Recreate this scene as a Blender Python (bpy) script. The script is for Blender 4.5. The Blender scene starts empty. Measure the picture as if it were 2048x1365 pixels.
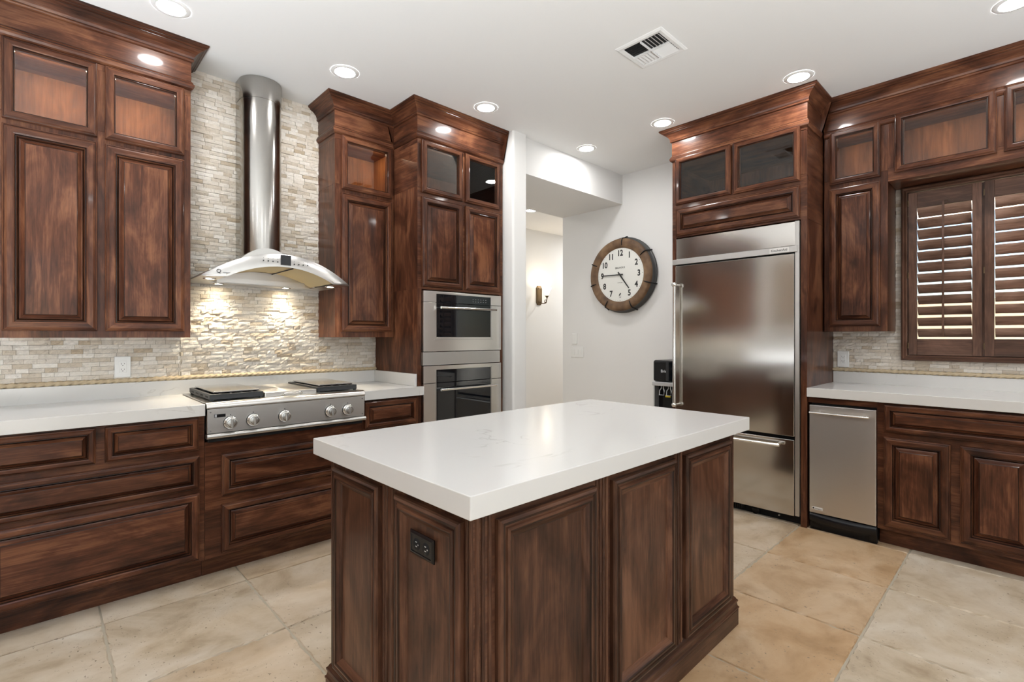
import bpy, bmesh, math, random
from mathutils import Matrix, Vector
random.seed(7)
PI = math.pi
S = bpy.context.scene
C = S.collection

# ------------------------------------------------------------------ camera, world, sun, exposure
CAM_Z = 1.30
cd = bpy.data.cameras.new('camera'); cam = bpy.data.objects.new('camera', cd); C.objects.link(cam)
cam.location = (0, 0, CAM_Z)
cam.rotation_euler = (PI/2, 0, math.radians(46.436))
cd.sensor_fit = 'HORIZONTAL'; cd.sensor_width = 36.0
cd.lens = 992.58/2048*36.0
cd.shift_y = (672.83-682.5)/2048
cd.clip_start = 0.05; cd.clip_end = 200
S.camera = cam

W = bpy.data.worlds.new('sky'); S.world = W; W.use_nodes = True
nt = W.node_tree; bg = nt.nodes['Background']
sky = nt.nodes.new('ShaderNodeTexSky'); sky.sky_type = 'NISHITA'; sky.sun_disc = False
sky.sun_elevation = math.radians(48); sky.sun_rotation = math.radians(60); sky.air_density = 1.0; sky.dust_density = 0.6
nt.links.new(sky.outputs[0], bg.inputs[0]); bg.inputs[1].default_value = 0.33

def lamp(kind, name, loc, rot, energy, color=(1, 1, 1), **k):
    l = bpy.data.lights.new(name, kind); l.energy = energy; l.color = color
    for a, v in k.items(): setattr(l, a, v)
    o = bpy.data.objects.new(name, l); C.objects.link(o); o.location = loc; o.rotation_euler = rot
    return o
sd = Vector((-0.50, -0.75, -0.54)).normalized()
lamp('SUN', 'sun', (3, 8, 6), sd.to_track_quat('-Z', 'Y').to_euler(), 52.0, (1.0, 0.95, 0.86), angle=math.radians(0.6))
CANW = (1.0, 0.99, 0.98)
# recessed cans of the same ceiling grid that lie behind the camera
for i, (x, y) in enumerate([(-2.6, -2.4), (-1.2, -2.4), (0.0, -1.3), (1.2, 0.4), (1.2, 1.9), (1.2, 3.3)]):
    lamp('AREA', 'ceiling_can', (x, y, 2.965), (0, 0, 0), 4, CANW, shape='DISK', size=0.13)
# unseen upward lamps added behind the camera to brighten the ceiling
for i, (x, y, e) in enumerate([(1.2, -0.9, 56), (-0.7, -1.1, 52), (-2.3, -1.2, 54), (2.3, 0.9, 46), (1.9, 2.6, 40)]):
    lamp('AREA', 'ceiling_fill', (x, y, 0.96), (PI, 0, 0), e, (0.88, 0.94, 1.0), shape='DISK', size=2.0)
CAN_EMIT = 150.0
S.view_settings.view_transform = 'Standard'; S.view_settings.look = 'None'
S.view_settings.gamma = 1.0; S.view_settings.use_curve_mapping = False
S.view_settings.exposure = 0.12
S.cycles.sample_clamp_indirect = 6.0
S.cycles.max_bounces = 10; S.cycles.diffuse_bounces = 5; S.cycles.glossy_bounces = 5
S.cycles.transparent_max_bounces = 12
S.cycles.caustics_reflective = False; S.cycles.caustics_refractive = False

# ------------------------------------------------------------------ materials
def mat(name):
    m = bpy.data.materials.new(name); m.use_nodes = True
    return m, m.node_tree.nodes, m.node_tree.links, m.node_tree.nodes['Principled BSDF']
def setp(b, **k):
    names = dict(color='Base Color', rough='Roughness', metal='Metallic', spec='Specular IOR Level', coat='Coat Weight', coatr='Coat Roughness',
                 aniso='Anisotropic', arot='Anisotropic Rotation', emit='Emission Color', es='Emission Strength', ior='IOR')
    for a, v in k.items():
        if a in ('color', 'emit'): v = (*v, 1.0)
        b.inputs[names[a]].default_value = v
def simple(name, color, rough=0.5, **k):
    m, n, l, b = mat(name); setp(b, color=color, rough=rough, **k); return m
def ramp(n, stops, interp='LINEAR'):
    r = n.new('ShaderNodeValToRGB'); r.color_ramp.interpolation = interp
    e = r.color_ramp.elements
    while len(e) < len(stops): e.new(0.5)
    for x, (p, c) in zip(e, stops): x.position = p; x.color = (*c, 1.0) if len(c) == 3 else c
    return r

def wood(name, dark, mid, light, rough=0.34, blotch=1.0):
    m, n, l, b = mat(name)
    uv = n.new('ShaderNodeUVMap'); uv.uv_map = 'UVMap'
    oi = n.new('ShaderNodeObjectInfo')
    mul = n.new('ShaderNodeMath'); mul.operation = 'MULTIPLY'; mul.inputs[1].default_value = 53.0
    l.new(oi.outputs['Random'], mul.inputs[0])
    cx = n.new('ShaderNodeCombineXYZ'); l.new(mul.outputs[0], cx.inputs['Z'])
    add = n.new('ShaderNodeVectorMath'); add.operation = 'ADD'
    l.new(uv.outputs[0], add.inputs[0]); l.new(cx.outputs[0], add.inputs[1])
    def noise(scale, sc, detail, dist=0.0, rgh=0.55):
        mp = n.new('ShaderNodeMapping'); mp.inputs['Scale'].default_value = sc
        l.new(add.outputs[0], mp.inputs[0])
        t = n.new('ShaderNodeTexNoise'); t.inputs['Scale'].default_value = scale; t.inputs['Detail'].default_value = detail
        t.inputs['Distortion'].default_value = dist; t.inputs['Roughness'].default_value = rgh
        l.new(mp.outputs[0], t.inputs['Vector']); return t
    big = noise(2.3, (1.0, 2.4, 1), 4, 1.2, 0.6)
    grain = noise(7.0, (0.5, 8.0, 1), 5, 0.8, 0.65)
    fine = noise(46.0, (0.3, 6.0, 1), 3, 0.0, 0.6)
    m1 = n.new('ShaderNodeMath'); m1.operation = 'MULTIPLY_ADD'; m1.inputs[1].default_value = 0.55 * blotch
    l.new(big.outputs[0], m1.inputs[0])
    m0 = n.new('ShaderNodeMath'); m0.operation = 'MULTIPLY'; m0.inputs[1].default_value = 0.37
    l.new(grain.outputs[0], m0.inputs[0])
    m2 = n.new('ShaderNodeMath'); m2.operation = 'MULTIPLY_ADD'; m2.inputs[1].default_value = 0.15
    l.new(fine.outputs[0], m2.inputs[0]); l.new(m0.outputs[0], m2.inputs[2]); l.new(m2.outputs[0], m1.inputs[2])
    r = ramp(n, [(0.37, dark), (0.46, tuple((p+q)/2 for p, q in zip(dark, mid))), (0.535, mid), (0.66, light)])
    l.new(m1.outputs[0], r.inputs[0])
    # sparse knots
    mp = n.new('ShaderNodeMapping'); mp.inputs['Scale'].default_value = (2.3, 3.6, 1.0)
    l.new(add.outputs[0], mp.inputs[0])
    dn = n.new('ShaderNodeTexNoise'); dn.inputs['Scale'].default_value = 6; l.new(mp.outputs[0], dn.inputs['Vector'])
    va = n.new('ShaderNodeVectorMath'); va.operation = 'MULTIPLY_ADD'; va.inputs[1].default_value = (0.12, 0.12, 0)
    l.new(dn.outputs['Color'], va.inputs[0]); l.new(mp.outputs[0], va.inputs[2])
    vo = n.new('ShaderNodeTexVoronoi'); vo.inputs['Scale'].default_value = 1.0; l.new(va.outputs[0], vo.inputs['Vector'])
    kr = ramp(n, [(0.02, (1, 1, 1)), (0.12, (0, 0, 0))]); l.new(vo.outputs['Distance'], kr.inputs[0])
    mix = n.new('ShaderNodeMix'); mix.data_type = 'RGBA'; mix.inputs['B'].default_value = (dark[0]*0.6, dark[1]*0.6, dark[2]*0.6, 1)
    km = n.new('ShaderNodeMath'); km.operation = 'MULTIPLY'; km.inputs[1].default_value = 0.75
    l.new(kr.outputs[0], km.inputs[0]); l.new(km.outputs[0], mix.inputs['Factor']); l.new(r.outputs[0], mix.inputs['A'])
    # piece to piece tone
    hs = n.new('ShaderNodeHueSaturation')
    vr = n.new('ShaderNodeMapRange'); vr.inputs['To Min'].default_value = 0.82; vr.inputs['To Max'].default_value = 1.18
    l.new(oi.outputs['Random'], vr.inputs['Value']); l.new(vr.outputs[0], hs.inputs['Value']); l.new(mix.outputs['Result'], hs.inputs['Color'])
    l.new(hs.outputs[0], b.inputs['Base Color'])
    setp(b, rough=rough, spec=0.16, coat=0.18, coatr=0.07)
    bp = n.new('ShaderNodeBump'); bp.inputs['Strength'].default_value = 0.06; bp.inputs['Distance'].default_value = 0.002
    l.new(grain.outputs[0], bp.inputs['Height']); l.new(bp.outputs[0], b.inputs['Normal'])
    return m
WOOD = wood('stained_alder', (0.018, 0.0070, 0.0046), (0.084, 0.0295, 0.0150), (0.180, 0.074, 0.036), rough=0.30)
WOODI = wood('stained_alder_island', (0.017, 0.0078, 0.0054), (0.070, 0.0295, 0.0168), (0.135, 0.062, 0.035), rough=0.32)
GLAZE = wood('dark_glaze', (0.008, 0.004, 0.003), (0.024, 0.010, 0.006), (0.055, 0.022, 0.011), rough=0.33)
WOODIN = wood('cabinet_interior', (0.08, 0.028, 0.010), (0.19, 0.066, 0.021), (0.29, 0.108, 0.038), rough=0.6)
setp(WOODIN.node_tree.nodes['Principled BSDF'], coat=0.0, spec=0.1)
SHUT = wood('shutter_wood', (0.045, 0.022, 0.014), (0.110, 0.056, 0.037), (0.20, 0.105, 0.072), rough=0.34, blotch=0.9)

def paint(name, color, bump=0.04):
    m, n, l, b = mat(name); setp(b, color=color, rough=0.75, spec=0.3)
    tc = n.new('ShaderNodeTexCoord'); t = n.new('ShaderNodeTexNoise'); t.inputs['Scale'].default_value = 60; t.inputs['Detail'].default_value = 3
    l.new(tc.outputs['Object'], t.inputs['Vector'])
    bp = n.new('ShaderNodeBump'); bp.inputs['Strength'].default_value = bump; bp.inputs['Distance'].default_value = 0.004
    l.new(t.outputs[0], bp.inputs['Height']); l.new(bp.outputs[0], b.inputs['Normal'])
    return m
WALLP = paint('wall_paint', (0.78, 0.775, 0.76)); CEILP = paint('ceiling_paint', (0.87, 0.87, 0.86))
WHITEP = simple('white_plastic', (0.82, 0.82, 0.80), 0.35)
WHITEM = simple('white_enamel', (0.85, 0.85, 0.84), 0.45)
BLACK = simple('black_plastic', (0.007, 0.007, 0.008), 0.22, spec=0.35)
BLACKM = simple('black_matte', (0.010, 0.010, 0.011), 0.6, spec=0.25)
IRON = simple('cast_iron', (0.045, 0.047, 0.05), 0.5, metal=0.3)
BLKGLASS = simple('black_glass', (0.006, 0.007, 0.009), 0.03, spec=0.6)
DUCTSHADE = simple('duct_shade', (0.02, 0.02, 0.02), 0.8)
BRONZE = simple('aged_bronze', (0.14, 0.095, 0.05), 0.45, metal=0.7)
IRONBAND = simple('grey_iron_band', (0.10, 0.10, 0.10), 0.5, metal=0.6)
YELLOW = simple('yellow_label', (0.75, 0.6, 0.05), 0.5)
INK = simple('black_ink', (0.012, 0.012, 0.012), 0.5)
INKW = simple('white_ink', (0.75, 0.78, 0.8), 0.5)
GREY = simple('grey_print', (0.25, 0.25, 0.25), 0.5)
SILVER = simple('silver_plastic', (0.60, 0.61, 0.62), 0.35, metal=0.5)
CHROME = simple('polished_steel', (0.78, 0.77, 0.75), 0.16, metal=1.0)

def steel(name, color, rough, aniso=0.5, arot=0.0, wav=0.0, streak=(1, 1, 60)):
    m, n, l, b = mat(name); setp(b, color=color, rough=rough, metal=1.0, aniso=aniso, arot=arot)
    tc = n.new('ShaderNodeTexCoord'); mp = n.new('ShaderNodeMapping'); mp.inputs['Scale'].default_value = streak
    l.new(tc.outputs['Object'], mp.inputs[0])
    t = n.new('ShaderNodeTexNoise'); t.inputs['Scale'].default_value = 6; t.inputs['Detail'].default_value = 4
    l.new(mp.outputs[0], t.inputs['Vector'])
    mr = n.new('ShaderNodeMapRange'); mr.inputs['To Min'].default_value = max(0.02, rough-0.012); mr.inputs['To Max'].default_value = rough+0.012
    l.new(t.outputs[0], mr.inputs['Value']); l.new(mr.outputs[0], b.inputs['Roughness'])
    tg = n.new('ShaderNodeTangent'); tg.direction_type = 'RADIAL'; tg.axis = 'Z'; l.new(tg.outputs[0], b.inputs['Tangent'])
    if wav:
        t2 = n.new('ShaderNodeTexNoise'); t2.inputs['Scale'].default_value = 1.6; t2.inputs['Detail'].default_value = 1
        mp2 = n.new('ShaderNodeMapping'); mp2.inputs['Scale'].default_value = (0.6, 1, 2.2)
        l.new(tc.outputs['Object'], mp2.inputs[0]); l.new(mp2.outputs[0], t2.inputs['Vector'])
        bp = n.new('ShaderNodeBump'); bp.inputs['Strength'].default_value = wav; bp.inputs['Distance'].default_value = 0.02
        l.new(t2.outputs[0], bp.inputs['Height']); l.new(bp.outputs[0], b.inputs['Normal'])
    return m
STEEL = steel('brushed_steel', (0.68, 0.66, 0.63), 0.28, aniso=0.8, arot=0.25)
PLATE = simple('pale_name_plate', (0.72, 0.70, 0.67), 0.35)
STEELF = steel('fridge_steel', (0.55, 0.525, 0.49), 0.13, aniso=0.0, wav=0.10)
STEELC = steel('chimney_steel', (0.42, 0.405, 0.38), 0.17, aniso=0.0)
STEELL = steel('light_steel', (0.56, 0.55, 0.53), 0.36, aniso=0.0)

def glass(name, tint=(1, 1, 1), refl=1.0):
    m = bpy.data.materials.new(name); m.use_nodes = True
    n = m.node_tree.nodes; l = m.node_tree.links; n.clear()
    out = n.new('ShaderNodeOutputMaterial'); mx = n.new('ShaderNodeMixShader'); tr = n.new('ShaderNodeBsdfTransparent'); gl = n.new('ShaderNodeBsdfGlossy')
    tr.inputs[0].default_value = (*tint, 1); gl.inputs['Roughness'].default_value = 0.015
    fr = n.new('ShaderNodeFresnel'); fr.inputs[0].default_value = 1.52
    mm = n.new('ShaderNodeMath'); mm.operation = 'MULTIPLY'; mm.inputs[1].default_value = refl; mm.use_clamp = True
    l.new(fr.outputs[0], mm.inputs[0]); l.new(mm.outputs[0], mx.inputs[0]); l.new(tr.outputs[0], mx.inputs[1]); l.new(gl.outputs[0], mx.inputs[2])
    l.new(mx.outputs[0], out.inputs[0]); return m
GLASS = glass('cabinet_glass', (0.95, 0.95, 0.94), 1.15)
WGLASS = glass('window_glass', (0.97, 0.98, 0.98), 1.0)

def quartz():
    m, n, l, b = mat('white_quartz'); setp(b, rough=0.16, spec=0.5)
    tc = n.new('ShaderNodeTexCoord')
    t = n.new('ShaderNodeTexNoise'); t.inputs['Scale'].default_value = 2.2; t.inputs['Detail'].default_value = 6; t.inputs['Distortion'].default_value = 1.4
    l.new(tc.outputs['Object'], t.inputs['Vector'])
    r = ramp(n, [(0.488, (0, 0, 0)), (0.5, (1, 1, 1)), (0.512, (0, 0, 0))]); l.new(t.outputs[0], r.inputs[0])
    t2 = n.new('ShaderNodeTexNoise'); t2.inputs['Scale'].default_value = 3.0; l.new(tc.outputs['Object'], t2.inputs['Vector'])
    r2 = ramp(n, [(0.56, (0, 0, 0)), (0.68, (1, 1, 1))]); l.new(t2.outputs[0], r2.inputs[0])
    mu = n.new('ShaderNodeMath'); mu.operation = 'MULTIPLY'; l.new(r.outputs[0], mu.inputs[0]); l.new(r2.outputs[0], mu.inputs[1])
    mu2 = n.new('ShaderNodeMath'); mu2.operation = 'MULTIPLY'; mu2.inputs[1].default_value = 0.55; l.new(mu.outputs[0], mu2.inputs[0])
    mx = n.new('ShaderNodeMix'); mx.data_type = 'RGBA'; mx.inputs['A'].default_value = (0.67, 0.66, 0.64, 1); mx.inputs['B'].default_value = (0.42, 0.39, 0.36, 1)
    l.new(mu2.outputs[0], mx.inputs['Factor']); l.new(mx.outputs['Result'], b.inputs['Base Color'])
    return m
QUARTZ = quartz()

def stone(name):
    m, n, l, b = mat(name); setp(b, rough=0.85, spec=0.2)
    g = n.new('ShaderNodeNewGeometry'); tc = n.new('ShaderNodeTexCoord')
    r = ramp(n, [(0.0, (0.50, 0.405, 0.295)), (0.08, (0.58, 0.50, 0.40)), (0.25, (0.68, 0.615, 0.53)), (0.55, (0.75, 0.695, 0.62)), (0.8, (0.81, 0.765, 0.70)), (1.0, (0.68, 0.61, 0.52))])
    l.new(g.outputs['Random Per Island'], r.inputs[0])
    t = n.new('ShaderNodeTexNoise'); t.inputs['Scale'].default_value = 55; t.inputs['Detail'].default_value = 6; t.inputs['Roughness'].default_value = 0.65
    l.new(tc.outputs['Object'], t.inputs['Vector'])
    r2 = ramp(n, [(0.25, (0.45, 0.42, 0.38)), (0.36, (0.95, 0.95, 0.95)), (0.7, (1.08, 1.07, 1.05))]); l.new(t.outputs[0], r2.inputs[0])
    mx = n.new('ShaderNodeMix'); mx.data_type = 'RGBA'; mx.blend_type = 'MULTIPLY'; mx.inputs['Factor'].default_value = 1.0
    l.new(r.outputs[0], mx.inputs['A']); l.new(r2.outputs[0], mx.inputs['B']); l.new(mx.outputs['Result'], b.inputs['Base Color'])
    bp = n.new('ShaderNodeBump'); bp.inputs['Strength'].default_value = 0.75; bp.inputs['Distance'].default_value = 0.006
    l.new(t.outputs[0], bp.inputs['Height']); l.new(bp.outputs[0], b.inputs['Normal'])
    return m
STONE = stone('split_travertine'); GROUTD = simple('stone_backing', (0.30, 0.26, 0.21), 0.9)
ROPE = simple('rope_travertine', (0.55, 0.44, 0.29), 0.6)

def tile():
    m, n, l, b = mat('travertine_tile'); setp(b, rough=0.38, spec=0.4)
    g = n.new('ShaderNodeNewGeometry'); tc = n.new('ShaderNodeTexCoord'); at = n.new('ShaderNodeAttribute'); at.attribute_name = 'tone'
    sx = n.new('ShaderNodeCombineXYZ'); ml = n.new('ShaderNodeMath'); ml.operation = 'MULTIPLY'; ml.inputs[1].default_value = 40
    l.new(g.outputs['Random Per Island'], ml.inputs[0]); l.new(ml.outputs[0], sx.inputs[2])
    ad = n.new('ShaderNodeVectorMath'); ad.operation = 'ADD'; l.new(tc.outputs['Object'], ad.inputs[0]); l.new(sx.outputs[0], ad.inputs[1])
    def nz(s, sc, d, dist=0.0):
        mp = n.new('ShaderNodeMapping'); mp.inputs['Scale'].default_value = sc; l.new(ad.outputs[0], mp.inputs[0])
        t = n.new('ShaderNodeTexNoise'); t.inputs['Scale'].default_value = s; t.inputs['Detail'].default_value = d; t.inputs['Distortion'].default_value = dist
        t.inputs['Roughness'].default_value = 0.6; l.new(mp.outputs[0], t.inputs['Vector']); return t
    a = nz(3.2, (1.25, 1.0, 1), 7, 0.5)
    cream = ramp(n, [(0.30, (0.36, 0.275, 0.185)), (0.45, (0.50, 0.41, 0.30)), (0.6, (0.565, 0.485, 0.385)), (0.75, (0.63, 0.565, 0.47))]); l.new(a.outputs[0], cream.inputs[0])
    tan = ramp(n, [(0.30, (0.37, 0.225, 0.11)), (0.46, (0.46, 0.30, 0.165)), (0.62, (0.53, 0.37, 0.225)), (0.78, (0.62, 0.48, 0.34))]); l.new(a.outputs[0], tan.inputs[0])
    mx = n.new('ShaderNodeMix'); mx.data_type = 'RGBA'; l.new(at.outputs['Fac'], mx.inputs['Factor']); l.new(cream.outputs[0], mx.inputs['A']); l.new(tan.outputs[0], mx.inputs['B'])
    v = nz(7.0, (1.3, 1.0, 1), 7, 0.3)
    vr = ramp(n, [(0.32, (0.70, 0.64, 0.56)), (0.46, (0.98, 0.97, 0.96)), (0.62, (1.08, 1.08, 1.09))]); l.new(v.outputs[0], vr.inputs[0])
    m1 = n.new('ShaderNodeMix'); m1.data_type = 'RGBA'; m1.blend_type = 'MULTIPLY'; m1.inputs['Factor'].default_value = 0.5
    l.new(mx.outputs['Result'], m1.inputs['A']); l.new(vr.outputs[0], m1.inputs['B'])
    p = nz(75, (0.8, 1.1, 1), 3); pc = nz(5, (1, 1, 1), 2)
    pr = ramp(n, [(0.31, (1, 1, 1)), (0.365, (0, 0, 0))]); l.new(p.outputs[0], pr.inputs[0])
    pm = ramp(n, [(0.44, (0, 0, 0)), (0.55, (1, 1, 1))]); l.new(pc.outputs[0], pm.inputs[0])
    pp = n.new('ShaderNodeMath'); pp.operation = 'MULTIPLY'; l.new(pr.outputs[0], pp.inputs[0]); l.new(pm.outputs[0], pp.inputs[1])
    m2 = n.new('ShaderNodeMix'); m2.data_type = 'RGBA'; m2.inputs['B'].default_value = (0.20, 0.15, 0.10, 1)
    l.new(pp.outputs[0], m2.inputs['Factor']); l.new(m1.outputs['Result'], m2.inputs['A']); l.new(m2.outputs['Result'], b.inputs['Base Color'])
    bp = n.new('ShaderNodeBump'); bp.inputs['Strength'].default_value = 0.25; bp.inputs['Distance'].default_value = 0.003
    sb = n.new('ShaderNodeMath'); sb.operation = 'SUBTRACT'; l.new(a.outputs[0], sb.inputs[0]); l.new(pp.outputs[0], sb.inputs[1])
    l.new(sb.outputs[0], bp.inputs['Height']); l.new(bp.outputs[0], b.inputs['Normal'])
    return m
TILE = tile(); GROUT = simple('floor_grout', (0.42, 0.37, 0.29), 0.9)

def emitter(name, col, s):
    m, n, l, b = mat(name); setp(b, color=(0.9, 0.9, 0.9), emit=col, es=s); return m
LENS = emitter('lamp_lens', CANW, CAN_EMIT)
HLENS = emitter('hood_lamp_lens', (1.0, 0.86, 0.62), 60.0)
SHADE = emitter('sconce_glass', (1.0, 0.84, 0.62), 7.0)

def clockwood():
    m, n, l, b = mat('weathered_wood'); setp(b, rough=0.6)
    tc = n.new('ShaderNodeTexCoord'); t = n.new('ShaderNodeTexNoise'); t.inputs['Scale'].default_value = 9; t.inputs['Detail'].default_value = 5
    l.new(tc.outputs['Object'], t.inputs['Vector'])
    r = ramp(n, [(0.3, (0.07, 0.036, 0.018)), (0.5, (0.15, 0.083, 0.04)), (0.7, (0.24, 0.145, 0.075))]); l.new(t.outputs[0], r.inputs[0]); l.new(r.outputs[0], b.inputs['Base Color'])
    return m
CLKW = clockwood(); CLKF = simple('clock_paper', (0.74, 0.74, 0.70), 0.5)

# ------------------------------------------------------------------ mesh helpers
class MB:
    """collects faces with material slots and grain-aligned UVs; build() links them as ONE mesh object"""
    def __init__(s): s.v = []; s.f = []; s.uv = []; s.m = []; s.mats = []; s.sm = []
    def slot(s, m):
        if m not in s.mats: s.mats.append(m)
        return s.mats.index(m)
    def face(s, pts, m, uv=None, smooth=False):
        i = len(s.v); s.v += [tuple(p) for p in pts]; s.f.append(list(range(i, i+len(pts))))
        if uv is None:
            a = Vector(pts[1])-Vector(pts[0]); bq = Vector(pts[-1])-Vector(pts[0])
            la, lb = a.length, bq.length
            if len(pts) == 4:
                uv = [(0, 0), (la, 0), (la, lb), (0, lb)] if la >= lb else [(0, 0), (0, la), (lb, la), (lb, 0)]
            else: uv = [(p[0]+p[1], p[2]) for p in pts]
        s.uv.append(uv); s.m.append(s.slot(m)); s.sm.append(smooth)
    def box(s, x0, x1, y0, y1, z0, z1, m):
        P = [(x0, y0, z0), (x1, y0, z0), (x1, y1, z0), (x0, y1, z0), (x0, y0, z1), (x1, y0, z1), (x1, y1, z1), (x0, y1, z1)]
        for q in ((0, 1, 5, 4), (1, 2, 6, 5), (2, 3, 7, 6), (3, 0, 4, 7), (4, 5, 6, 7), (3, 2, 1, 0)):
            pts = [P[k] for k in q]
            o = x0*0.7+y0*0.9+z0*1.3
            a = (Vector(pts[1])-Vector(pts[0])).length; bq = (Vector(pts[3])-Vector(pts[0])).length
            uv = [(o, o), (o+a, o), (o+a, o+bq), (o, o+bq)] if a >= bq else [(o, o), (o, o+a), (o+bq, o+a), (o+bq, o)]
            s.face(pts, m, uv)
    def grid(s, P, m, smooth=True, closeu=False, uv=None):
        """P[i][j] shared-vertex grid"""
        base = len(s.v); nu, nv = len(P), len(P[0])
        for r in P: s.v += [tuple(p) for p in r]
        k = s.slot(m)
        for i in range(nu-(0 if closeu else 1)):
            for j in range(nv-1):
                a, b_ = base+i*nv+j, base+((i+1) % nu)*nv+j
                s.f.append([a, b_, b_+1, a+1]); s.m.append(k); s.sm.append(smooth)
                u0, u1 = i*0.02, (i+1)*0.02
                if uv: s.uv.append([uv(i, j), uv(i+1, j), uv(i+1, j+1), uv(i, j+1)])
                else: s.uv.append([(j*0.05, u0), (j*0.05, u1), (j*0.05+0.05, u1), (j*0.05+0.05, u0)])
    def lathe(s, prof, m, c=(0, 0, 0), axis='z', n=32, smooth=True):
        P = []
        for i in range(n):
            a = 2*PI*i/n; r_ = []
            for r, h in prof:
                x, y = r*math.cos(a), r*math.sin(a)
                r_.append((c[0]+x, c[1]+y, c[2]+h) if axis == 'z' else (c[0]+x, c[1]-h, c[2]+y) if axis == 'y' else (c[0]+h, c[1]+x, c[2]+y))
            P.append(r_)
        s.grid(P, m, smooth, closeu=True)
    def tube(s, pts, r, m, n=10, caps=True):
        pts = [Vector(p) for p in pts]; P = []; up = Vector((0, 0, 1))
        for i, p in enumerate(pts):
            d = (pts[min(i+1, len(pts)-1)]-pts[max(i-1, 0)]).normalized()
            a = d.cross(up) if abs(d.dot(up)) < 0.95 else d.cross(Vector((1, 0, 0)))
            a.normalize(); b_ = d.cross(a)
            rr = r[i] if isinstance(r, (list, tuple)) else r
            P.append([p+(a*math.cos(2*PI*k/n)+b_*math.sin(2*PI*k/n))*rr for k in range(n+1)])
        s.grid(P, m)
        if caps:
            s.face(P[0][:-1], m); s.face(P[-1][:-1][::-1], m)
    def sweep(s, path, prof, m, glaze=None, closed=False):
        """path: local xy corners walked left to right seen from the front; prof: (out, z)"""
        n = len(path); offs = []
        def nrm(a, b_):
            d = Vector((b_[0]-a[0], b_[1]-a[1])).normalized(); return Vector((d.y, -d.x))
        for i in range(n):
            if closed: n1 = nrm(path[i-1], path[i]); n2 = nrm(path[i], path[(i+1) % n])
            else:
                n1 = nrm(path[i-1], path[i]) if i else nrm(path[0], path[1])
                n2 = nrm(path[i], path[i+1]) if i < n-1 else n1
            offs.append((n1+n2)/(1+n1.dot(n2)))
        acc = 0.0
        segs = range(n) if closed else range(n-1)
        for i in segs:
            j = (i+1) % n
            L = (Vector(path[j])-Vector(path[i])).length; v = 0.0
            for k in range(len(prof)-1):
                (o0, z0), (o1, z1) = prof[k], prof[k+1]
                def pt(q, o, z): return (path[q][0]+offs[q].x*o, path[q][1]+offs[q].y*o, z)
                dv = math.hypot(o1-o0, z1-z0)
                mm = glaze if (glaze and dv < 0.0035) else m
                s.face([pt(i, o0, z0), pt(j, o0, z0), pt(j, o1, z1), pt(i, o1, z1)], mm, [(acc, v), (acc+L, v), (acc+L, v+dv), (acc, v+dv)])
                v += dv
            acc += L+0.37
        if not closed:
            for q, rev in ((0, False), (n-1, True)):
                pts = [(path[q][0]+offs[q].x*o, path[q][1]+offs[q].y*o, z) for o, z in prof]
                s.face(pts if rev else pts[::-1], m, [(p[2], p[0]+p[1]) for p in pts])
    def rings(s, x0, x1, z0, z1, prof, m, y=0.0, cap=None, glaze=None, gset=()):
        """nested mitred rectangles; prof: (inset, height toward the front = -y)"""
        def rect(d, h): return [(x0+d, y-h, z0+d), (x1-d, y-h, z0+d), (x1-d, y-h, z1-d), (x0+d, y-h, z1-d)]
        v = 0.0
        for k in range(len(prof)-1):
            A, B = rect(*prof[k]), rect(*prof[k+1])
            dv = math.hypot(prof[k+1][0]-prof[k][0], prof[k+1][1]-prof[k][1])
            for e in range(4):
                f = (e+1) % 4; L = (Vector(A[f])-Vector(A[e])).length; o = e*1.7
                d = prof[k+1][0]-prof[k][0]
                s.face([A[e], A[f], B[f], B[e]], glaze if (glaze and k in gset) else m, [(o, v+o), (o+L, v+o), (o+L-d, v+dv+o), (o+d, v+dv+o)])
            v += dv
        if cap:
            B = rect(*prof[-1]); wx = B[1][0]-B[0][0]; wz = B[2][2]-B[0][2]
            s.face(B, cap, [(0, 0), (0, wx), (wz, wx), (wz, 0)] if wz >= wx*0.9 else [(0, 0), (wx, 0), (wx, wz), (0, wz)])
    def build(s, name, parent=None, bevel=0.0, props=None):
        me = bpy.data.meshes.new(name); me.from_pydata(s.v, [], s.f)
        ul = me.uv_layers.new(name='UVMap'); k = 0
        for uvs in s.uv:
            for q in uvs: ul.data[k].uv = q; k += 1
        for mm in s.mats: me.materials.append(mm)
        me.polygons.foreach_set('material_index', s.m); me.polygons.foreach_set('use_smooth', s.sm)
        me.update()
        o = bpy.data.objects.new(name, me); C.objects.link(o)
        if parent is not None: o.parent = parent
        if bevel:
            b = o.modifiers.new('edge', 'BEVEL'); b.width = bevel; b.segments = 2; b.limit_method = 'ANGLE'; b.angle_limit = math.radians(50)
            w = o.modifiers.new('weld', 'WELD'); w.merge_threshold = 0.0001
            o.modifiers.move(1, 0)
        if props:
            for a, v in props.items(): o[a] = v
        return o

def thing(name, label, cat, loc=(0, 0, 0), rz=0.0, group=None):
    o = bpy.data.objects.new(name, None); C.objects.link(o); o.empty_display_size = 0.1
    o.location = loc; o.rotation_euler = (0, 0, rz); o['label'] = label; o['category'] = cat
    if group: o['group'] = group
    return o
def tag(o, label, cat, group=None):
    o['label'] = label; o['category'] = cat
    if group: o['group'] = group
    return o
def struct(o): o['kind'] = 'structure'; return o
TEXTS = []
def text(body, size, m, parent, loc, rot=(PI/2, 0, 0), name='lettering', align='CENTER', sx=1.0, ext=0.0004, bold=0.0):
    c = bpy.data.curves.new(name, 'FONT'); c.body = body; c.size = size; c.extrude = ext
    c.offset = size*bold; c.align_x = align; c.align_y = 'CENTER'; c.materials.append(m)
    o = bpy.data.objects.new(name, c); C.objects.link(o); o.parent = parent; o.location = loc; o.rotation_euler = rot; o.scale = (sx, 1, 1); TEXTS.append(o)
    return o
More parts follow.
